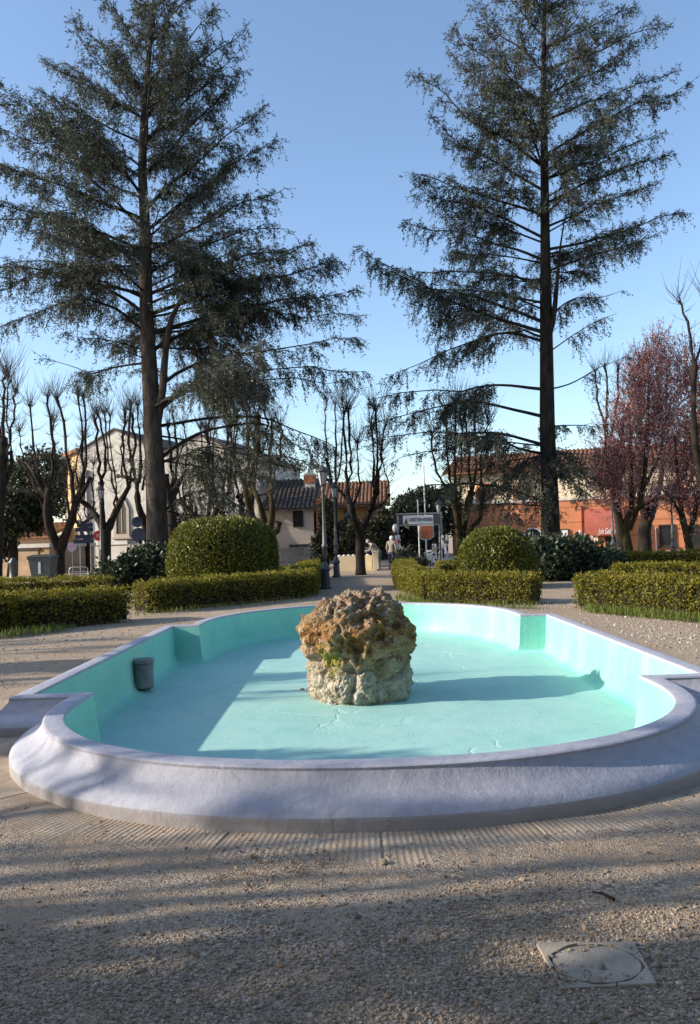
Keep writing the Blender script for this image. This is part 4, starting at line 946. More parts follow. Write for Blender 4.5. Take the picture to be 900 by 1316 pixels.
plum('red leaved plum tree cut by the right edge of the picture', 33, [(893, 745, 5.5), (886, 700, 5), (876, 660, 4)],
     [[(884, 695, 4.5), (874, 640, 3), (868, 560, 1.6)], [(886, 690, 4), (900, 620, 3), (905, 520, 1.4)], [(878, 665, 2.5), (862, 640, 1.8), (850, 628, .8)]],
     [(885, 590, 26, 52, .4), (905, 540, 26, 72, -.5), (872, 640, 24, 28, .3), (884, 490, 18, 34, 0), (905, 650, 22, 40, 0)], 1600)


# ------------------------------------------------------------------ distant evergreen trees
def bushy(label, Y, px, top, rx, n, leaf=.22, trunk_top=None, blobs=None, name='evergreen_tree', group='dark evergreens in the background', mat='evergreen'):
    k = Y / F0; c0 = at(px, 700, Y); base = np.array([c0.x, Y, 0.]); Cs = []; Ns = []
    tot = sum(b[2] * b[3] for b in blobs)
    for (x, y, rx_, ry_) in blobs:
        c = np.array(at(x, y, Y + rng.normal(0, .4))); m = int(n * rx_ * ry_ / tot); q = rand_unit(m); rr = rng.uniform(.55, 1.0, m)
        lump = np.array([1 + .25 * mnoise.noise((v[0] * 2.5 + x, v[1] * 2.5, v[2] * 2.5 + y)) for v in q])
        Cs.append(c + q * (rr * lump)[:, None] * np.array([rx_ * k, rx_ * k, ry_ * k])); Ns.append(q)
    P = np.concatenate(Cs); N = np.concatenate(Ns); V, Fc = leafshell(P, N, leaf, .1)
    t = thing(name, label, 'tree', tuple(base), 0, group)
    m = MB(); m.tube([(0, 0, -.1), (.1, 0, 1.5), (0, 0, max(2, P[:, 2].mean()))], [.35, .28, .15], 8); m.build('trunk', M['bark'], t, True)
    link('crown', np_mesh('crown', [(V - base, Fc, 0, False)]), M[mat], t)
    return t
bushy('broad umbrella pine crown behind the left pollards', 72, 50, 0, 0, 11000, .34, blobs=[(20, 618, 26, 26), (55, 606, 34, 30), (85, 616, 22, 26), (38, 640, 34, 24), (75, 640, 30, 26)])
bushy('dark low conifer at the far left above the ochre building', 46, 15, 0, 0, 8000, .26, blobs=[(10, 660, 34, 34), (40, 655, 26, 26), (-5, 690, 24, 30), (50, 672, 14, 14)])
bushy('dark evergreen mass behind the entrance banner', 64, 535, 0, 0, 9000, .32, blobs=[(528, 655, 22, 22), (550, 650, 20, 26), (575, 655, 20, 30), (545, 690, 32, 24), (505, 675, 14, 18)])
bushy('dark ivy clad tree beside the tiled house', 45, 415, 0, 0, 6000, .22, blobs=[(420, 672, 9, 32), (430, 695, 18, 22), (445, 700, 18, 18), (412, 705, 8, 20)])
bushy('dark evergreen behind the tree at the path end', 50, 478, 0, 0, 5000, .24, blobs=[(452, 688, 14, 24), (478, 696, 14, 26), (496, 668, 12, 16), (492, 690, 10, 24)])
for i_, (x_, y_, s_) in enumerate(((-9, -13, 1.0), (1, -12, 1.15), (11, -10, 1.05), (20, -3, 1.1), (24, 9, 1.0), (-13.5, -2.6, .95), (-17, -7, 1.0), (-11, -1.7, .55), (-12.5, -3.3, .6))):  # unseen evergreens; those behind and right are added to cut sky light
    if i_ == 0:
        base_ = at(450, 690, 40)
        BK = bushy('dark evergreen added unseen behind the photographer to cut sky light, leftmost of the row', 40, 450, 0, 0, 8500, .5, blobs=[(450, 560, 100, 90), (420, 480, 70, 80), (480, 450, 65, 90), (450, 640, 110, 60)], group='dark evergreens behind the photographer')
        BK.location = (x_, y_, 0)
    else: copy_tree(BK, (x_, y_, 0), R(70 * i_), ['', 'dark evergreen added unseen right behind the photographer to cut sky light', 'dark evergreen added unseen behind the photographer to the right, cutting sky light', 'dark evergreen added unseen to the right of the near gravel, cutting sky light', 'dark evergreen added outside the right of the picture beside the basin to cut sky light', 'dark evergreen to the left of the near gravel, shading it', 'dark evergreen added unseen behind the photographer, farthest to the left', 'smaller dark evergreen to the left of the near gravel, nearest to it', 'dark evergreen to the left of the near gravel, between the larger and the smaller one'][i_], 'dark evergreens behind the photographer', s_)
bushy('sunlit dry brown shrub beside the ochre building', 52, 60, 0, 0, 2500, .16, blobs=[(57, 712, 8, 12), (66, 716, 6, 9)], name='dry_shrub', mat='hedge')

# ------------------------------------------------------------------ buildings
class Bld:
    def __init__(s, name, label, cat, px, Y, a, group=None):
        s.a = R(a); c = at(px, 700, Y); s.o = np.array([c.x, Y])
        s.t = thing(name, label, cat, (c.x, Y, 0), -s.a, group)
    def p(s, px, py, off=0):
        u, y, z = ray(px, py); n = np.array([math.sin(s.a), math.cos(s.a)]); d = np.array([math.cos(s.a), -math.sin(s.a)])
        t = (s.o @ n + off) / (np.array([u, y]) @ n); w = np.array([u, y]) * t - s.o
        return float(w @ d), float(CH + z * t)
    def poly(s, name, pts, y0, y1, mat, parent=None):
        m = MB(); q = [s.p(*p) for p in pts]; q = [(u, -.2 if py >= 735 else z) for (u, z), (_, py) in zip(q, pts)]
        m.prism(q, y0, y1); return m.build(name, M[mat], parent or s.t)
    def rect(s, name, x0, y0, x1, y1, d0, d1, mat, parent=None, bevel=0):
        """rectangle from pixel corners; level edges"""
        u0, z1 = s.p(x0, y0); u1, z0 = s.p(x1, y1); m = MB(); m.box(u0, u1, d0, d1, max(z0, -.2) if y1 < 735 else -.2, z1); return m.build(name, M[mat], parent or s.t, bevel=bevel)
    def recess(s, name, x0, y0, x1, y1, frame, pane, arch=0, fw=.12, sill=True, bars=1, out=.09):
        """framed window or door: frame part with its pane and sill as sub-parts"""
        u0, z1 = s.p(x0, y0); u1, z0 = s.p(x1, y1); z0 = max(z0, .0); w = u1 - u0
        def outline(e):
            pts = [(u0 - e, z0 - e), (u1 + e, z0 - e)]
            if arch:
                zs = z1 - arch * w; n = 9
                for k in range(n + 1):   # pointed or round head
                    t = k / n; a_ = t * math.pi
                    if arch > .6: x = (u0 + u1) / 2 + math.cos(a_) * (w / 2 + e); z = zs + (arch * w + e) * (1 - abs(math.cos(a_)) ** 1.6)
                    else: x = (u0 + u1) / 2 + math.cos(a_) * (w / 2 + e); z = zs + (arch * w + e) * math.sin(a_)
                    pts.append((x, z))
            else: pts += [(u1 + e, z1 + e), (u0 - e, z1 + e)]
            return pts
        m = MB(); A_, B_ = outline(fw), outline(0); n = len(A_)
        v = [(x, -out, z) for x, z in A_] + [(x, -out, z) for x, z in B_] + [(x, -.01, z) for x, z in A_] + [(x, -.01, z) for x, z in B_]
        f = []
        for i in range(n):
            j = (i + 1) % n; f += [(i, j, n + j, n + i), (i, 2 * n + i, 2 * n + j, j), (n + i, n + j, 3 * n + j, 3 * n + i)]
        m.add(v, f)
        for b in range(1, bars + 1):
            x = u0 + w * b / (bars + 1); m.box(x - .03, x + .03, -out * .6, -.02, z0, z1 - (arch * w * .2 if arch else 0))
        fr = m.build(name, M[frame], s.t)
        m = MB(); m.prism(B_, -.025, -.004); m.build('pane', M[pane], fr)
        if sill: m = MB(); m.box(u0 - fw * 1.8, u1 + fw * 1.8, -out - .09, -.003, z0 - fw - .13, z0 - fw - .002); m.build('sill', M[frame], fr)
        return fr
def tiles(name, x0, x1, y0, y1, z0, z1, mat, parent, step=.24):
    """sloping roof of rounded tile rows, eave at y0,z0, ridge at y1,z1"""
    m = MB(); n = int((x1 - x0) / step); L = math.hypot(y1 - y0, z1 - z0); ny, nz = -(z1 - z0) / L, (y1 - y0) / L
    m.add([(x0, y0, z0 - .12), (x1, y0, z0 - .12), (x1, y1, z1 - .12), (x0, y1, z1 - .12), (x0, y0, z0), (x1, y0, z0), (x1, y1, z1), (x0, y1, z1)], [(3, 2, 1, 0), (4, 5, 6, 7), (0, 1, 5, 4), (1, 2, 6, 5), (2, 3, 7, 6), (3, 0, 4, 7)])
    rows = max(3, int(L / .42))
    for i in range(n):
        cx = x0 + (i + .5) * step
        for r in range(rows):
            t0, t1 = r / rows, (r + 1.08) / rows; rr = step * .40; dz = rng.normal(0, .012)
            ring = []
            for t, q in ((t0, rr * 1.06), (min(t1, 1), rr * .9)):
                py, pz = y0 + (y1 - y0) * t, z0 + (z1 - z0) * t
                for k in range(5):
                    a_ = math.pi * k / 4; h = q * math.sin(a_) * .9 + .01 + dz + (.02 if t == t0 else 0); ring.append((cx + q * math.cos(a_), py + ny * h, pz + nz * h))
            m.add(ring, [(k, k + 1, 6 + k, 5 + k) for k in range(4)] + [(0, 4, 3, 2, 1)])
    return m.build(name, M[mat], parent)

# pale church
B = Bld('church', 'pale church with gabled front and dark pointed windows behind the left cedar', 'church', 101, 58, 16)
B.poly('wall', [(101, 740), (194, 740), (194, 574), (147, 553), (101, 582)], 0, 9, 'white_wall')
B.poly('nave_wall', [(194, 740), (330, 740), (330, 592), (252, 559), (194, 590)], .35, 9, 'white_wall')
for nm, pts, d in (('roof', [(98, 583), (147, 552.5), (197, 574), (197, 572), (147, 550), (98, 580.5)], -.12), ('roof', [(197, 588), (252, 558.5), (333, 592.5), (333, 590), (252, 556), (197, 585.5)], .2)):
    B.poly(nm, pts, d, 9.3, 'tile')
for x in (112, 290, 331): B.rect('pilaster', x - 3.5, 604, x + 3.5, 745, -.22 if x == 112 else .15, .38, 'stone_trim')
B.rect('string_course', 116, 696, 193.6, 698.5, -.10, -.004, 'stone_trim')
B.recess('window', 150, 640, 164, 686, 'beige_wall', 'dark_glass', 1.0, .22, True, 1, .14)
B.o = B.o + .35 * np.array([math.sin(B.a), math.cos(B.a)])
def lift(o): o.location.y = .35
for x in (250, 216): lift(B.recess('window', x - 6, 642, x + 6.5, 690, 'beige_wall', 'dark_glass', 1.0, .22, True, 1, .14))
lift(B.rect('string_course', 194.4, 697, 326, 699.5, -.10, -.004, 'stone_trim'))
# ochre house left of the church
B = Bld('ochre_house', 'narrow sunlit ochre house end at the left of the church', 'house', 86, 61, 40)
B.poly('wall', [(86, 740), (101.5, 740), (101.5, 580), (86, 588)], 0, 1.5, 'ochre_wall'); B.poly('roof', [(84, 588.5), (102.5, 580.5), (102.5, 576), (84, 584)], -.3, 1.7, 'red_tile')
# low tan building with a gate
B = Bld('tan_outbuilding', 'low stained tan outbuilding with wide flat gate at the far left', 'building', -14, 50, 14)
B.rect('wall', -14, 703, 64, 745, 0, 5, 'tan_wall'); B.rect('coping', -15, 700.8, 65, 703.2, -.12, 5.1, 'stone_trim')
B.rect('gate', 2, 708, 50, 741, -.06, -.003, 'tan_wall'); B.rect('lintel', 0, 705.5, 52, 707.5, -.1, -.004, 'dark_wood')
B = Bld('tan_house', 'low tan house with brown tiled roof standing behind the flat outbuilding', 'house', 10, 59, 14)
B.rect('wall', 10, 690, 66, 742, 0, 6, 'tan_wall')
u0, z0 = B.p(8, 690); u1, _ = B.p(68, 690); tiles('roof', u0, u1, -.5, 3.5, z0 - .05, z0 + 1.0, 'red_tile', B.t, .3)
# beige tiled house
B = Bld('beige_house', 'small beige house with dark tiled roof and chimney left of the street lamps', 'house', 341, 52, 3)
B.rect('wall', 341, 655, 405.5, 742, 0, 5, 'beige_wall')
u0, z0 = B.p(336, 656); u1, _ = B.p(407, 656); _, zr = B.p(370, 630)
tl = tiles('roof', u0, u1, -.55, 4.2, z0, z0 + 2.3, 'tile', B.t, .3)
B.rect('side_wall', 405.6, 640, 412, 742, .1, 5, 'brick')
B.recess('window', 377.5, 656.5, 389, 676, 'dark_wood', 'dark_glass', 0, .06, False)
B.rect('lintel', 372, 700, 397, 703, -.14, -.003, 'dark_wood'); B.recess('window', 379, 704, 391, 713, 'dark_wood', 'dark_glass', 0, .06, False)
u, z = B.p(393.5, 631); m = MB(); m.box(u - .36, u + .36, 2.6, 3.3, z - 1.0, z + .75); ch = m.build('chimney', M['white_wall'], tl)
m = MB(); m.box(u - .42, u + .42, 2.53, 3.37, z + .752, z + 1.25); m.build('chimney_brickwork', M['brick'], ch)
m = MB(); m.prism([(u - .46, z + 1.252), (u + .46, z + 1.252), (u, z + 1.62)], 2.5, 3.4); m.build('chimney_cap', M['white_wall'], ch)
# grey plank fence
B = Bld('plank_fence', 'low weathered grey plank fence before the beige house', 'fence', 338, 47, 2)
u1 = B.p(400, 715)[0]; m = MB(); x = 0
while x < u1:
    m.box(x, x + .13, 0, .03, 0, 1.25 + rng.normal(0, .03)); x += .15
m.build('planks', M['grey_wood'], B.t); m = MB(); m.box(0, u1, .032, .08, .3, .4); m.box(0, u1, .032, .08, .9, 1.0); m.build('rail', M['grey_wood'], B.t)
# orange house
B = Bld('orange_house', 'orange house with brown tiled roof and blue-grey window behind the path tree', 'house', 404, 66, 3)
B.rect('wall', 404, 652, 498, 742, 0, 7, 'orange_wall')
u0, z0 = B.p(400, 652); u1, _ = B.p(502, 652); tiles('roof', u0, u1, -.6, 5, z0, z0 + 2.4, 'red_tile', B.t, .32)
B.recess('window', 444, 657, 454, 673, 'dark_wood', 'blue_glass', 0, .1, True); B.recess('window', 412, 658, 421, 673, 'dark_wood', 'dark_glass', 0, .1, True); B.recess('window', 478, 662, 487, 676, 'dark_wood', 'dark_glass', 0, .1, True)
B = Bld('dark_red_house', 'dark red wall in shade left of the entrance banner', 'house', 478, 58, -12)
B.rect('wall', 478, 664, 511, 742, 0, 5, 'dark_red_wall'); B.rect('coping', 477, 661.5, 512, 664, -.1, 5.1, 'red_tile'); B.recess('door', 489, 694, 497, 722, 'dark_wood', 'dark_wood', 0, .08, False, 0)
# cream garden wall with pillar
B = Bld('garden_wall', 'low cream garden wall with tiled scalloped top at the path end', 'wall', 432, 39.5, 2)
u1 = B.p(478, 715)[0]; _, zt = B.p(450, 714.5); m = MB(); m.box(0, u1, 0, .3, -.1, zt); m.build('wall', M['cream_wall'], B.t)
m = MB(); x = .05
while x < u1 - .1: m.lathe([(.10, 0), (.085, .05), (.02, .075)], 8, (x + .1, .15, zt + .001)); x += .24
m.build('coping', M['stone_trim'], B.t)
B = Bld('gate_pillar', 'square cream stone gate pillar at the right end of the garden wall', 'pillar', 478.5, 39, 2)
_, zt = B.p(481, 710); m = MB(); m.box(0, .38, -.05, .33, -.1, zt); m.build('shaft', M['cream_wall'], B.t, bevel=.015); m = MB(); m.box(-.04, .42, -.09, .37, zt + .001, zt + .09); m.build('cap', M['stone_trim'], B.t, bevel=.01)
B = Bld('notice_board', 'dark blue notice board on posts behind the path tree', 'notice board', 466, 43, 0)
m = MB(); u1 = B.p(479, 700)[0]; z1 = B.p(470, 705)[1]; z0 = B.p(470, 713)[1]; m.box(0, u1, 0, .05, z0, z1); m.build('panel', M['navy'], B.t); [(lambda m_: (m_.box(x_, x_ + .06, .052, .11, 0, z1), m_.build('post', M['grey_metal'], B.t)))(MB()) for x_ in (.03, u1 - .09)]; m = MB(); m.box(0, u1, -.01, .06, z1 + .001, z1 + .05); m.build('top_rail', M['pale'], B.t)

# long terracotta building
B = Bld('terracotta_building', 'long terracotta building with cream upper band and red awning on the right', 'building', 582, 66, 20)
def eave(px): return B.p(px, 700)[0]
uL, uR = 0, B.p(1010, 690)[0]; z_top = B.p(640, 606)[1]; z_mid = B.p(640, 646)[1]
uM = B.p(752, 690)[0]
m = MB(); m.box(0, uR, 0, 9, -.2, z_mid); wl = m.build('wall', M['terracotta'], B.t)
m = MB(); m.box(0, uR, .02, 9, z_mid + .002, z_top); m.build('upper_wall', M['cream_wall'], B.t)
m = MB(); m.box(-.1, uR, -.10, -.002, z_mid - .06, z_mid + .10); m.build('string_course', M['stone_trim'], B.t)
tiles('roof', -.5, uR + .5, -.8, 5, z_top + .03, z_top + 1.9, 'red_tile', B.t, .34)
for x, y in ((622, 634), (672, 634), (870, 632), (905, 632)):
    u, z = B.p(x, y); m = MB(); n = 24; m.prism([(u + .75 * math.cos(2 * math.pi * k / n), z + .95 * math.sin(2 * math.pi * k / n)) for k in range(n)], -.06, .018); w = m.build('window', M['brick'], B.t)
    m = MB(); m.prism([(u + .55 * math.cos(2 * math.pi * k / n), z + .75 * math.sin(2 * math.pi * k / n)) for k in range(n)], -.075, -.062); m.build('pane', M['dark_wood'], w)
B.recess('door', 675, 680, 696, 716, 'pale', 'dark_glass', .32, .10, False, 1, .1)
for x0, x1 in ((745, 751), (804, 808)): B.rect('pilaster', x0, 650, x1, 742, -.25, -.003, 'terracotta')
B.rect('doorway', 778, 690, 801, 716, -.06, -.004, 'dark_glass'); B.rect('door_rail', 778, 706, 801, 708, -.16, -.08, 'grey_metal')
B.recess('window', 848, 676, 868, 700, 'dark_wood', 'dark_glass', 0, .1, True); B.recess('window', 882, 676, 900, 700, 'dark_wood', 'dark_glass', 0, .1, True)
B.rect('plinth', 700, 713, 777, 742, -.12, -.004, 'terracotta'); B.rect('paper_notice', 791.5, 686.5, 796.5, 693.5, -.075, -.064, 'pale')
B.rect('door_mast', 842, 678, 845, 720, -.1, -.003, 'white')
# awning: curved hood with ribs and lettering
u0, zt = B.p(752, 654); u1, zb = B.p(803, 684); m = MB(); n = 8; v = []; f = []
for k in range(n + 1):
    a_ = k / n * math.pi / 2; y = -1.5 * math.sin(a_) ** 1.0; z = zb + (zt - zb) * math.cos(a_) ** .8
    v += [(u0, y, z), (u1, y, z)]
v += [(u0, -1.5, zb - .18), (u1, -1.5, zb - .18)]
for k in range(n + 1): f.append((2 * k, 2 * k + 1, 2 * k + 3, 2 * k + 2))
m.add(v, f)
m.add([(u0, 0, zb)] + [v[2 * k] for k in range(n + 1)], [tuple(range(n + 2))]); m.add([(u1, 0, zb)] + [v[2 * k + 1] for k in range(n + 1)], [tuple(range(n + 2))[::-1]])
aw = m.build('awning', M['awning'], B.t)
def text(body, size, mat, parent, loc, rot=(R(90), 0, 0), name='lettering', shear=0, width=None):
    c = bpy.data.curves.new(name, 'FONT'); c.body = body; c.size = size; c.extrude = .006; c.align_x = 'CENTER'; c.align_y = 'CENTER'; c.shear = shear
    tmp = bpy.data.objects.new('tmp', c); COL.objects.link(tmp); dg = bpy.context.evaluated_depsgraph_get(); me = bpy.data.meshes.new_from_object(tmp.evaluated_get(dg)); COL.objects.unlink(tmp); bpy.data.objects.remove(tmp)
    if width:
        xs = [q.co.x for q in me.vertices]; s = width / (max(xs) - min(xs))
        for q in me.vertices: q.co.x *= s
    o = link(name, me, M[mat], parent); o.location = loc; o.rotation_euler = rot; return o
text('Jole Gelateria', .62, 'white', aw, ((u0 * .40 + u1 * .60), -1.515, zb + .12), shear=.3, width=(u1 - u0) * .5)
# posters on the building are things of their own
def poster(label, x0, y0, x1, y1, mat, frame='pale', name='poster_board'):
    u0, z1 = B.p(x0, y0); u1, z0 = B.p(x1, y1); t = thing(name, label, 'poster', tuple(B.t.matrix_basis @ Vector((0, 0, 0))), 0)
    w = Vector((B.o[0] + u0 * math.cos(B.a), B.o[1] - u0 * math.sin(B.a), z0)); t.location = w; t.rotation_euler = (0, 0, -B.a)
    m = MB(); W_, H_ = u1 - u0, z1 - z0
    for q in ((0, W_, 0, .07), (0, W_, H_ - .07, H_), (0, .07, .07, H_ - .07), (W_ - .07, W_, .07, H_ - .07)): m.box(q[0], q[1], -.16, -.005, q[2], q[3])
    m.build('frame', M[frame], t, bevel=0); m = MB(); m.box(.07, W_ - .07, -.13, -.006, .07, H_ - .07); m.build('sheet', M[mat], t); return t, W_, H_
t, W_, H_ = poster('grey framed notice case of pale sheets right of the right cedar trunk', 720, 680, 732, 700, 'pale', 'dark_wood', 'notice_case')
for i in range(3):
    m = MB()
    for j in range(4): m.box(.15 + i * (W_ - .3) / 3, .15 + (i + .8) * (W_ - .3) / 3, -.137, -.131, .18 + j * (H_ - .3) / 4, .18 + (j + .7) * (H_ - .3) / 4)
    m.build('paper_sheets', M['white'], t)
poster('colourful wide poster left of the dark doorway under the awning', 751, 685, 769, 697, 'poster', 'white')
poster('small white sign on the terracotta wall above the topiary ball', 659, 681, 668, 688, 'white', 'white', 'wall_sign')

# ------------------------------------------------------------------ street lamps
def lamp(label, x, Y, H, s=1.0, lantern_drop=True, group='cast iron street lamps', post='post_iron', big=1.0):
    t = thing('street_lamp', label, 'street lamp', (x, Y, 0), rng.uniform(0, .5), group)
    m = MB(); b = .175 * s; h0 = .95 * s
    m.lathe([(b * 1.15, 0), (b * 1.15, .07), (b * .92, .10), (b * .86, .2), (b * .80, h0 * .62), (b * .86, h0 * .66), (b * 1.02, h0 * .70), (b * 1.02, h0 * .74), (b * .8, h0 * .80), (b * .5, h0 * .92), (b * .36, h0)], 8)
    m.build('pedestal', M['iron'], t)
    m = MB(); r = .075 * s; zt = H - .78 * big
    m.lathe([(b * .34, h0), (r * 1.25, h0 + .25), (r * 1.1, h0 + .45), (r * 1.5, h0 + .48), (r * 1.5, h0 + .53), (r * 1.0, h0 + .58), (r * .72, zt * .62), (r * .58, zt - .18), (r * .95, zt - .15), (r * .95, zt - .10), (r * .55, zt - .06), (r * .5, zt)], 14); m.build('post', M[post], t, True)
    z = zt; w0, w1, hh = .10 * big, .205 * big, .44 * big
    g = MB(); g.lathe([(w0 * .92, z + .05), (w1 * .93, z + .05 + hh)], 6); 
    fr = MB(); fr.lathe([(.02, z - .02), (w0 * .5, z), (w0 * 1.08, z + .03), (w0 * 1.05, z + .052)], 6)
    for k in range(6):
        a_ = 2 * math.pi * k / 6; c, s_ = math.cos(a_), math.sin(a_); fr.tube([(w0 * c, w0 * s_, z + .04), (w1 * c, w1 * s_, z + .05 + hh)], .012 * big, 5)
    fr.lathe([(w1 * 1.05, z + .04 + hh), (w1 * 1.08, z + .075 + hh)], 6)
    g.build('glass', M['glass_milk'], t); fr.build('lantern_frame', M['iron'], t)
    c = MB(); zc = z + .077 + hh; c.lathe([(w1 * 1.22, zc), (w1 * 1.1, zc + .03), (w1 * .82, zc + .10 * big), (w1 * .45, zc + .17 * big), (w1 * .22, zc + .19 * big), (w1 * .22, zc + .22 * big), (w1 * .1, zc + .24 * big), (w1 * .13, zc + .27 * big), (.005, zc + .30 * big)], 12); c.build('cap', M['iron'], t, True)
    return t
a = gnd(419, 757); lamp('nearest and tallest street lamp, at the left of the gravel path', a.x, a.y, 4.1, .95, big=.92)
a = gnd(433, 742); lamp('second street lamp along the path, just right of the nearest one', a.x, a.y, 4.05, .95, big=.85)
a = at(131, 735, 41); lamp('street lamp standing in front of the church, left of the left cedar', a.x, 41, 4.9, 1, big=1.0)
a = at(567, 735, 48); lamp('thin street lamp with pale lantern at the right post of the entrance banner', a.x, 48, 3.9, .8, big=1.1)
a = at(790, 735, 49); lamp('tall grey street lamp in front of the red awning', a.x, 49, 5.3, 1.15, big=1.2)
a = at(867, 735, 40); lamp('grey street lamp under the plum tree at the far right', a.x, 40, 4.0, 1.0, big=1.1)

# ------------------------------------------------------------------ entrance with banner
def frame_thing(px, Y, name, label, cat): c = at(px, 700, Y); return thing(name, label, cat, (c.x, Y, 0)), (lambda x, y: (at(x, y, Y).x - c.x, at(x, y, Y).z))
t, q = frame_thing(510, 46, 'entrance_gate', 'metal entrance frame with long white lettered banner across the top', 'gate')
m = MB(); uL, zT = q(511, 662); uR, _ = q(567, 660); zB = q(511, 674.5)[1]
for u in (uL, uR): m = MB(); m.box(u - .05, u + .05, -.05, .05, 0, zT); m.build('post', M['grey_metal'], t)
m = MB(); m.box(uL - .05, uR + .05, -.06, .06, zT + .001, zT + .10); m.box(uL + .051, uR - .051, -.05, .05, zB - .09, zB); m.build('beams', M['grey_metal'], t)
u0, u1 = uL + .06, uR - .06; zb, zt = zB + .01, zT - .05; W_ = u1 - u0
m = MB(); m.box(u0, u1, -.065, -.058, zb, zt); bn = m.build('banner', M['white'], t)
m = MB(); m.box(u0 + .005, u0 + W_ * .10, -.072, -.066, zb, zt); m.build('emblem_panel', M['blue_cloth'], bn)
m = MB(); m.box(u0 + W_ * .83, u1, -.072, -.066, zb, zt); m.build('grey_panel', M['bin'], bn)
m = MB(); m.prism([(u0 + W_ * .13, zb + .02), (u0 + W_ * .22, zb + .02), (u0 + W_ * .18, zt - .1)], -.072, -.066); m.build('green_mark', M['hedge'], bn)
text('LA BOTTEGA  ROSARIO', .30, 'navy', bn, (u0 + W_ * .53, -.072, (zb + zt) / 2), width=W_ * .56)
m = MB(); u, z = q(508.5, 679); m.lathe([(.02, -.26), (.15, -.2), (.21, 0), (.15, .2), (.02, .26)], 14, (u, -.1, z)); m.build('lamp_globe', M['glass_milk'], t, True)
for px, y0, lab in ((548, 600, 'taller thin white pole rising behind the entrance banner'), (539, 643, 'shorter thin white pole rising behind the entrance banner')):
    c = at(px, 700, 48); m = MB(); zt = at(px, y0, 48).z; m.tube([(0, 0, 0), (0, 0, zt)], .045, 8); m.lathe([(.07, 0), (.07, .03)], 8, (0, 0, zt)); o = m.build('flag_pole', M['pale']); o.location = (c.x, 48, 0); setp(o, lab, 'pole', 'poles by the entrance')
def board(px0, y0, px1, y1, Y, mat, label, name='advert_board', rows=(), foot=True, legs='grey_metal'):
    t, q = frame_thing((px0 + px1) / 2, Y, name, label, 'advert board'); u0, z1 = q(px0, y0); u1, z0 = q(px1, y1); z0 = max(z0, .1)
    m = MB(); m.box(u0, u1, -.03, .03, z0, z1); p = m.build('panel', M[mat], t, bevel=.008)
    m = MB(); 
    for u in (u0 + .05, u1 - .05): m.box(u - .025, u + .025, -.02, .02, 0, z0 - .001)
    m.box(u0, u0 + .06, -.2, .2, 0, .03); m.box(u1 - .06, u1, -.2, .2, 0, .03); m.build('feet', M[legs], t)
    for (a0, b0, a1, b1, mt) in rows:
        m = MB(); m.box(u0 + (u1 - u0) * a0, u0 + (u1 - u0) * a1, -.038, -.031, z1 - (z1 - z0) * b1, z1 - (z1 - z0) * b0); m.build('print', M[mt], p)
    return t
board(508, 688, 515.5, 723, 44.5, 'pale', 'tall pale blue advert board at the left post of the entrance', rows=[(.1, .05, .9, .12, 'pale_blue'), (.45, .16, .9, .3, 'red'), (.1, .34, .5, .6, 'pale_blue'), (.1, .66, .9, .9, 'pale_blue')])
board(549, 707, 555.5, 728, 43, 'white', 'plain white stand sign with small dark print at its top, by the entrance', rows=[(.15, .12, .85, .22, 'navy')])
board(555.5, 699, 562, 724, 44, 'white', 'white advert board with yellow patch right of the plain white sign', rows=[(.1, .1, .5, .16, 'navy'), (.15, .2, .85, .42, 'ochre_wall'), (.1, .5, .6, .6, 'navy'), (.5, .75, .9, .85, 'navy')])
board(567.5, 688, 572, 722, 45, 'pale', 'narrow grey notice panel beside the right entrance post', rows=[(.2, .1, .8, .2, 'navy'), (.15, .5, .85, .85, 'navy')])
board(573, 690, 577, 720, 45.5, 'pale', 'farthest right of the narrow notice panels at the entrance', rows=[(.2, .15, .8, .3, 'navy'), (.15, .4, .85, .6, 'blue')])
t, q = frame_thing(547, 45, 'hanging_sign', 'shield shaped brown picture sign in a grey frame below the banner', 'sign')
def shield(e): return [q(540 - e, 690 + e * .6), q(544, 693 + e), q(553, 692.5 + e), q(557 + e, 689 + e * .6), q(556 + e, 675 - e), q(540 - e, 675.5 - e)]
m = MB(); m.prism([(u, z) for u, z in shield(1.2)], .02, .06); m.build('frame', M['pale'], t); m = MB(); m.prism([(u, z) for u, z in shield(-.4)], -.01, .018); m.build('picture', M['brick'], t)
u, z = q(547.5, 693); m = MB(); m.tube([(u, .04, 0), (u, .04, z)], .04, 8); m.build('post', M['pale'], t)
# planter of dark shrubs left of the boards
blob('potted_shrub', 'dark low shrub beside the left entrance advert board', 'shrub', (at(519, 720, 43).x, 43, 0), [(.4, .05), (.62, .4), (.5, .8), (.02, 1.0)], 'laurel', 300, .14, 1, .08, .15, .6)
blob('potted_shrub', 'bare reddish twiggy shrub in front of the entrance opening', 'shrub', (at(537, 728, 40).x, 40, 0), [(.5, .05), (.75, .3), (.5, .55), (.02, .65)], 'evergreen', 160, .12, 1, .15, .25, .9)

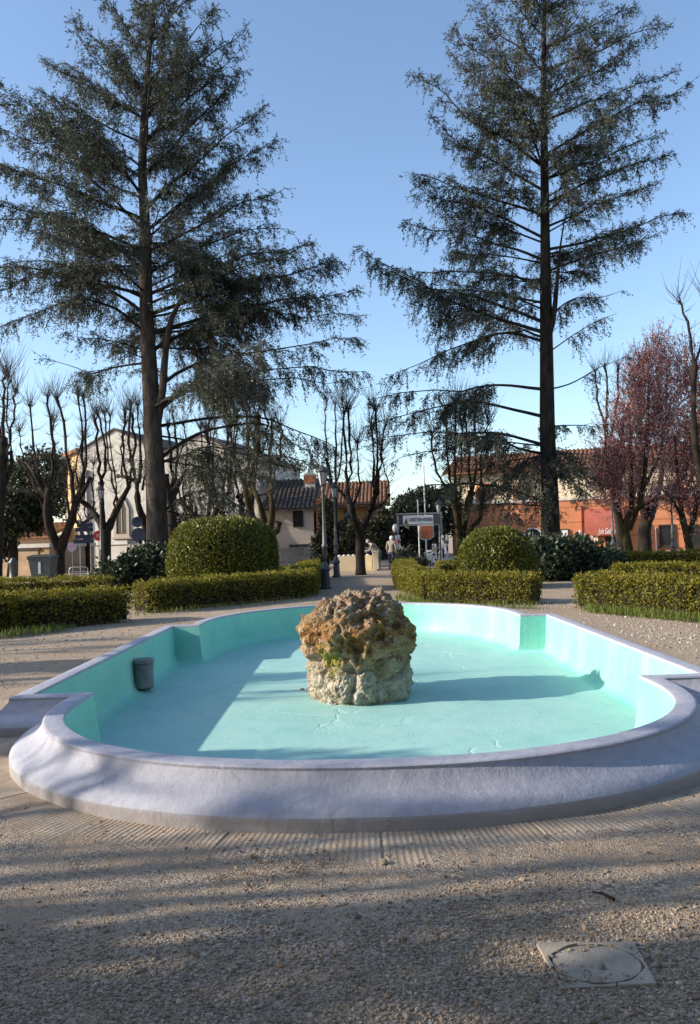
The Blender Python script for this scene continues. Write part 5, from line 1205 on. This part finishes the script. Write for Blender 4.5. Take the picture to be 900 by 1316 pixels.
# ------------------------------------------------------------------ road signs, bin, post and barrier at the left
def pole(m, x, h, r=.035): m.tube([(x, 0, 0), (x, 0, h)], r, 8)
t, q = frame_thing(109, 46, 'direction_sign', 'stack of dark direction sign panels seen from behind on two poles', 'road sign')
m = MB(); z1 = q(109, 668)[1]
for x in (103, 116.5): u = q(x, 700)[0]; pole(m, u, z1)
m.build('poles', M['grey_metal'], t)
for (x0, y0, x1, y1) in ((97, 672.5, 120, 683), (95, 687.5, 121, 698)):
    u0, za = q(x0, y0); u1, zb = q(x1, y1); m = MB()
    h = (za - zb) / 2
    for i in range(2): m.box(u0 + .1 * i, u1, -.07, -.04, zb + i * h + .01, zb + (i + 1) * h - .01)
    m.build('panel', M['navy'], t)
def disc(px, py, Y, r, label, face, name='road_sign', text_=None, ring=None, tall=True):
    t, q = frame_thing(px, Y, name, label, 'road sign'); u, z = q(px, py); m = MB(); pole(m, u, z + r * .8, .03); m.build('pole', M['grey_metal'], t)
    def dsc(rad, y0, y1, mt, nm, par): m = MB(); m.prism([(u + rad * math.cos(2 * math.pi * k / 28), z + rad * math.sin(2 * math.pi * k / 28)) for k in range(28)], y0, y1); return m.build(nm, M[mt], par)
    d = dsc(r, -.06, -.035, ring or face, 'disc', t)
    if ring: dsc(r * .78, -.066, -.061, face, 'centre', d)
    if text_: text(text_, r * 1.0, 'white', d, (u, -.068, z))
    return t, q, u, z
disc(127, 688.5, 45.5, .30, 'round red road sign with white figures beside the left street lamp', 'red', text_='10')
disc(93, 703, 46.5, .28, 'faded pink round road sign left of the direction panels', 'pink', ring='pale_blue')
t, q, u, z = disc(178.5, 687.5, 43, .40, 'pair of dark round mirrors and signs seen from behind, left of the cedar stem', 'navy', 'sign_post')
u2, z2 = q(177, 671); m = MB(); m.prism([(u2 + .30 * math.cos(2 * math.pi * k / 28), z2 + .30 * math.sin(2 * math.pi * k / 28)) for k in range(28)], -.10, -.065); m.build('disc', M['navy'], t)
for (px0, y0, px1, y1, mt, tx, lab) in ((164, 693.5, 183.5, 698.5, 'bin', 'Piazza della Chiesa', 'long grey street name plate on a post before the church'), (186, 694.5, 195, 698.8, 'blue', 'Centro', 'small blue street name plate left of the cedar stem')):
    t, q = frame_thing((px0 + px1) / 2, 44, 'street_name_sign', lab, 'street sign'); u0, z1 = q(px0, y0); u1, z0 = q(px1, y1); m = MB(); pole(m, u1 - .1 if mt == 'bin' else u1 - .2, z1, .03); m.build('pole', M['grey_metal'], t)
    m = MB(); m.box(u0, u1, -.06, -.035, z0, z1); p = m.build('plate', M[mt], t); text(tx, .15, 'white', p, ((u0 + u1) / 2, -.062, (z0 + z1) / 2), width=(u1 - u0) * .85)
# wheelie bin
t, q = frame_thing(55, 40, 'wheelie_bin', 'large dark grey wheelie bin behind the far left hedges', 'bin')
m = MB(); v = [(-.46, -.36, .12), (.46, -.36, .12), (.46, .36, .12), (-.46, .36, .12), (-.60, -.48, 1.18), (.60, -.48, 1.18), (.60, .48, 1.18), (-.60, .48, 1.18)]
m.add(v, [(0, 3, 2, 1), (4, 5, 6, 7), (0, 1, 5, 4), (1, 2, 6, 5), (2, 3, 7, 6), (3, 0, 4, 7)]); m.box(-.64, .64, -.52, -.482, 1.08, 1.17); m.build('body', M['bin'], t, bevel=.02)
m = MB(); m.prism([(-.66, 1.182), (.66, 1.182), (.64, 1.25), (.3, 1.33), (-.3, 1.33), (-.64, 1.25)], -.55, .52); m.build('lid', M['bin'], t, bevel=.015)
m = MB(); m.box(-.05, .07, -.52, -.487, .35, .95); m.build('white_sticker', M['pale'], t)
for sx in (-1, 1):
    m = MB(); m.lathe([(.10, -.035), (.10, .035)], 16); o = m.build('wheel', M['black'], t); o.rotation_euler = (0, R(90), 0); o.location = (sx * .40, -.30, .10)
for lab, px, py, Y in (('dark old stone bollard left of the wheelie bin', 17, 727, 39),):
    c = at(px, 720, Y); m = MB(); h = at(px, 723, Y).z + .25; m.lathe([(.24, 0), (.24, .12), (.19, .16), (.18, h * .72), (.23, h * .75), (.23, h * .82), (.12, h * .92), (.13, h * .96), (.02, h)], 14); o = m.build('bollard', M['iron'], None, True); o.location = (c.x, Y, 0); setp(o, lab, 'bollard')
t, q = frame_thing(104, 43, 'tube_barrier', 'low bent tube barrier in front of the church wall', 'barrier'); u0 = q(89, 731)[0]; u1 = q(113, 731)[0]; z = q(100, 729)[1]
m = MB(); m.tube([(u0, 0, 0), (u0, 0, z - .15), (u0 + .04, 0, z - .04), (u0 + .15, 0, z), (u1 - .15, 0, z), (u1 - .04, 0, z - .04), (u1, 0, z - .15), (u1, 0, 0)], .03, 8); m.build('hoop', M['grey_metal'], t, True)
m = MB(); m.tube([(u0 + .035, 0, z * .55), (u1 - .035, 0, z * .55)], .02, 8); m.build('rail', M['grey_metal'], t)

# ------------------------------------------------------------------ people
def person(label, loc, rz, pose, mats, hair):
    """one continuous skinned body; pose gives joint positions in metres"""
    J = pose; nm = list(J); idx = {n: i for i, n in enumerate(nm)}
    E_ = [('pelvis', 'waist'), ('waist', 'chest'), ('chest', 'neck'), ('neck', 'head'), ('head', 'crown')]
    for s in 'LR': E_ += [('chest', 'sh' + s), ('sh' + s, 'el' + s), ('el' + s, 'wr' + s), ('wr' + s, 'ha' + s), ('pelvis', 'hip' + s), ('hip' + s, 'kn' + s), ('kn' + s, 'an' + s), ('an' + s, 'to' + s)]
    rad = {'pelvis': .135, 'waist': .13, 'chest': .145, 'neck': .058, 'head': .088, 'crown': .07, 'sh': .075, 'el': .052, 'wr': .038, 'ha': .036, 'hip': .105, 'kn': .066, 'an': .048, 'to': .042}
    me = bpy.data.meshes.new('person'); me.from_pydata([J[n] for n in nm], [(idx[a], idx[b]) for a, b in E_], [])
    o = bpy.data.objects.new('tmp', me); COL.objects.link(o); sk = o.modifiers.new('s', 'SKIN'); sk.use_smooth_shade = True; ss = o.modifiers.new('u', 'SUBSURF'); ss.levels = 2; ss.render_levels = 2
    for i, n in enumerate(nm):
        r = rad.get(n, rad.get(n[:-1], .06)); me.skin_vertices[0].data[i].radius = (r, r * (.8 if n in ('chest', 'waist', 'pelvis') else 1))
    me.skin_vertices[0].data[idx['pelvis']].use_root = True
    dg = bpy.context.evaluated_depsgraph_get(); m2 = bpy.data.meshes.new_from_object(o.evaluated_get(dg)); COL.objects.unlink(o); bpy.data.objects.remove(o)
    # fingers, nose and ears joined into the same mesh
    bm = bmesh.new(); bm.from_mesh(m2)
    P = np.array([J[n] for n in nm]); seg = []
    for a, b in E_: seg.append((np.array(J[a]), np.array(J[b]), a))
    def tube_in(pts, r):
        V, Fc = tubes(np.array([pts], float), np.array([r], float), 6); vs = [bm.verts.new(v) for v in V]
        for q in Fc: bm.faces.new([vs[i] for i in q])
    for s in 'LR':
        h = np.array(J['ha' + s]); w = np.array(J['wr' + s]); d = unit(h - w); sd = unit(np.cross(d, [0, 1., .2]))
        for k, (o_, l) in enumerate(((-.027, .062), (-.009, .072), (.009, .066), (.026, .052))): p = h + sd * o_; tube_in([p, p + d * l * .55 + np.array([0, .006, 0]), p + d * l + np.array([0, .022, 0])], [.009, .0085, .007])
        p = w + d * .03; tube_in([p, p + sd * -.045 + d * .03, p + sd * -.05 + d * .065], [.011, .010, .008])
    H = np.array(J['head']); fw = np.array([0, 1., 0]); fw = J.get('_f', fw)
    bmesh.ops.recalc_face_normals(bm, faces=bm.faces); 
    for f in bm.faces:
        c = np.array(f.calc_center_median()); best = 9; nmx = 'pelvis'
        for a, b, n in seg:
            ab = b - a; t_ = np.clip((c - a) @ ab / (ab @ ab), 0, 1); dd = np.linalg.norm(c - a - ab * t_)
            if dd < best: best = dd; nmx = n
        f.material_index = {'neck': 0, 'head': 0, 'crown': 0}.get(nmx, 0 if nmx[:2] in ('wr', 'ha') else (3 if nmx[:2] in ('an', 'to') else (2 if nmx[:2] in ('hi', 'kn') or (nmx == 'pelvis' and c[2] < J['pelvis'][2]) else 1))); f.smooth = True
    me2 = bpy.data.meshes.new('body'); bm.to_mesh(me2); bm.free()
    t = thing('person', label, 'person', loc, rz)
    link('body', me2, [M[x] for x in mats], t, True)
    m = MB(); c = J['crown']; h = J['head']; dx, dy = c[0] - h[0], c[1] - h[1]
    m.lathe([(.088, -.06), (.104, .0), (.10, .06), (.075, .105), (.03, .128), (.005, .132)], 18, (h[0] + dx * .6, h[1] - .018 + dy * .6, h[2] + .015)); m.build('hair', M[hair], t, True)
    m = MB()
    for sx in (-1, 1): m.lathe([(.003, -.03), (.016, -.01), (.018, .01), (.005, .03)], 8, (h[0] + sx * .095, h[1], h[2]))
    m.lathe([(.004, -.03), (.016, -.022), (.008, .02)], 8, (h[0], h[1] + .098, h[2] - .005)); m.build('ears_and_nose', M['skin'], t, True)
    return t
def stand(lean=0., arm=.12, bend=0.):
    J = {'pelvis': (0, 0, .92), 'waist': (0, .02 + lean * .1, 1.06), 'chest': (0, .03 + lean * .45, 1.33 - lean * .12), 'neck': (0, .05 + lean * .66, 1.48 - lean * .2), 'head': (0, .07 + lean * .78, 1.585 - lean * .24), 'crown': (0, .07 + lean * .86, 1.67 - lean * .27)}
    for s, x in (('L', -1), ('R', 1)):
        y = .03 + lean * .45
        J.update({'sh' + s: (x * .19, y, 1.40 - lean * .14), 'el' + s: (x * .25, y - .03 + bend * .12, 1.12 - lean * .1), 'wr' + s: (x * .24, y + .06 + bend * .3, .90 + bend * .18 - lean * .1), 'ha' + s: (x * .235, y + .08 + bend * .36, .83 + bend * .2 - lean * .1),
                  'hip' + s: (x * .095, 0, .86), 'kn' + s: (x * .105, .03 + x * .03, .48), 'an' + s: (x * .11, 0 + x * .05, .075), 'to' + s: (x * .13, .15 + x * .05, .04)})
    return J
a = at(503.5, 720, 39); person('white haired person in pale grey jacket walking by the entrance board', (a.x, 39, 0), R(-25), stand(.05), ['skin', 'grey_cloth', 'blue_cloth', 'black'], 'white_hair')
a = at(485, 720, 38.2); person('person in grey clothes bending forward beside the gate pillar', (a.x + .12, 38.4, 0), R(70), stand(.62, bend=.9), ['skin', 'grey_cloth', 'bin', 'black'], 'dark_hair')
a = at(747, 700, 46); person('person in dark jacket and pale cap beyond the laurels, before the poster', (a.x, 46, 0), R(150), stand(.08, bend=.5), ['skin', 'dark_cloth', 'dark_cloth', 'black'], 'white_hair')
# parked scooters half hidden by the shrubs
def scooter(label, px, Y, rz):
    c = at(px, 710, Y); t = thing('motor_scooter', label, 'scooter', (c.x, Y, 0), rz, 'scooters parked behind the laurels')
    for x in (-.62, .62):
        m = MB(); m.lathe([(.14, -.045), (.20, -.05), (.215, -.03), (.215, .03), (.20, .05), (.14, .045)], 24); o = m.build('wheel', M['black'], t, True); o.rotation_euler = (R(90), 0, 0); o.location = (x, 0, .215)
        m = MB(); m.lathe([(.02, -.04), (.135, -.03), (.135, .03), (.02, .04)], 16); w = m.build('rim', M['grey_metal'], o)
    m = MB(); m.prism([(-.78, .42), (-.25, .28), (.30, .26), (.42, .32), (.30, .36), (-.1, .38), (-.22, .62), (-.80, .66), (-.88, .55)], -.16, .16); m.prism([(.40, .30), (.52, .38), (.46, .98), (.38, 1.0), (.34, .6)], -.2, .2); m.prism([(.45, .44), (.62, .48), (.82, .40), (.62, .40)], -.08, .08); m.build('body', M['white'], t, bevel=.03)
    m = MB(); m.prism([(-.82, .665), (-.22, .625), (-.25, .72), (-.5, .76), (-.80, .78)], -.14, .14); m.build('seat', M['black'], t, bevel=.03)
    m = MB(); m.tube([(.42, -.33, 1.02), (.44, -.1, 1.0), (.44, .1, 1.0), (.42, .33, 1.02)], .018, 8); m.tube([(.44, 0, 1.0), (.60, 0, .4)], .03, 8); m.build('handlebar', M['black'], t)
    m = MB(); m.prism([(.47, .92), (.53, .93), (.36, 1.32), (.33, 1.32)], -.17, .17); m.build('windscreen', M['pale'], t, bevel=.01)
scooter('white scooter behind the paler laurel shrub, left of the right cedar', 690, 45, R(20)); scooter('white scooter just right of the right cedar trunk', 724, 44, R(155)); scooter('white scooter in front of the person in dark jacket', 751, 44.6, R(100))

# ------------------------------------------------------------------ sky and sun
w = bpy.data.worlds.new('World'); scene.world = w; w.use_nodes = True; nt = w.node_tree; bg = nt.nodes['Background']
SUN_EL, SUN_AZ = 22.5, 6.5       # elevation; light travels towards +X and slightly away from the camera
el, az = R(SUN_EL), R(SUN_AZ)
d = Vector((math.cos(el) * math.cos(az), math.cos(el) * math.sin(az), -math.sin(el)))
sk = nt.nodes.new('ShaderNodeTexSky'); sk.sky_type = 'NISHITA'; sk.sun_disc = False; sk.sun_elevation = el
sk.sun_rotation = math.atan2(-d.x, -d.y); sk.air_density = 1.0; sk.dust_density = .9; sk.ozone_density = 2.2
nt.links.new(sk.outputs[0], bg.inputs[0]); bg.inputs[1].default_value = .14
L = bpy.data.lights.new('sun', 'SUN'); L.energy = 3.7; L.angle = R(.55); L.color = (1, .90, .76)
s = bpy.data.objects.new('sun', L); COL.objects.link(s); s.rotation_euler = d.to_track_quat('-Z', 'Y').to_euler()
scene.view_settings.view_transform = 'Standard'; scene.view_settings.look = 'None'; scene.view_settings.exposure = 1.0; scene.view_settings.gamma = 1
scene.cycles.max_bounces = 6; scene.cycles.diffuse_bounces = 3; scene.cycles.transparent_max_bounces = 4
scene.cycles.use_denoising = True
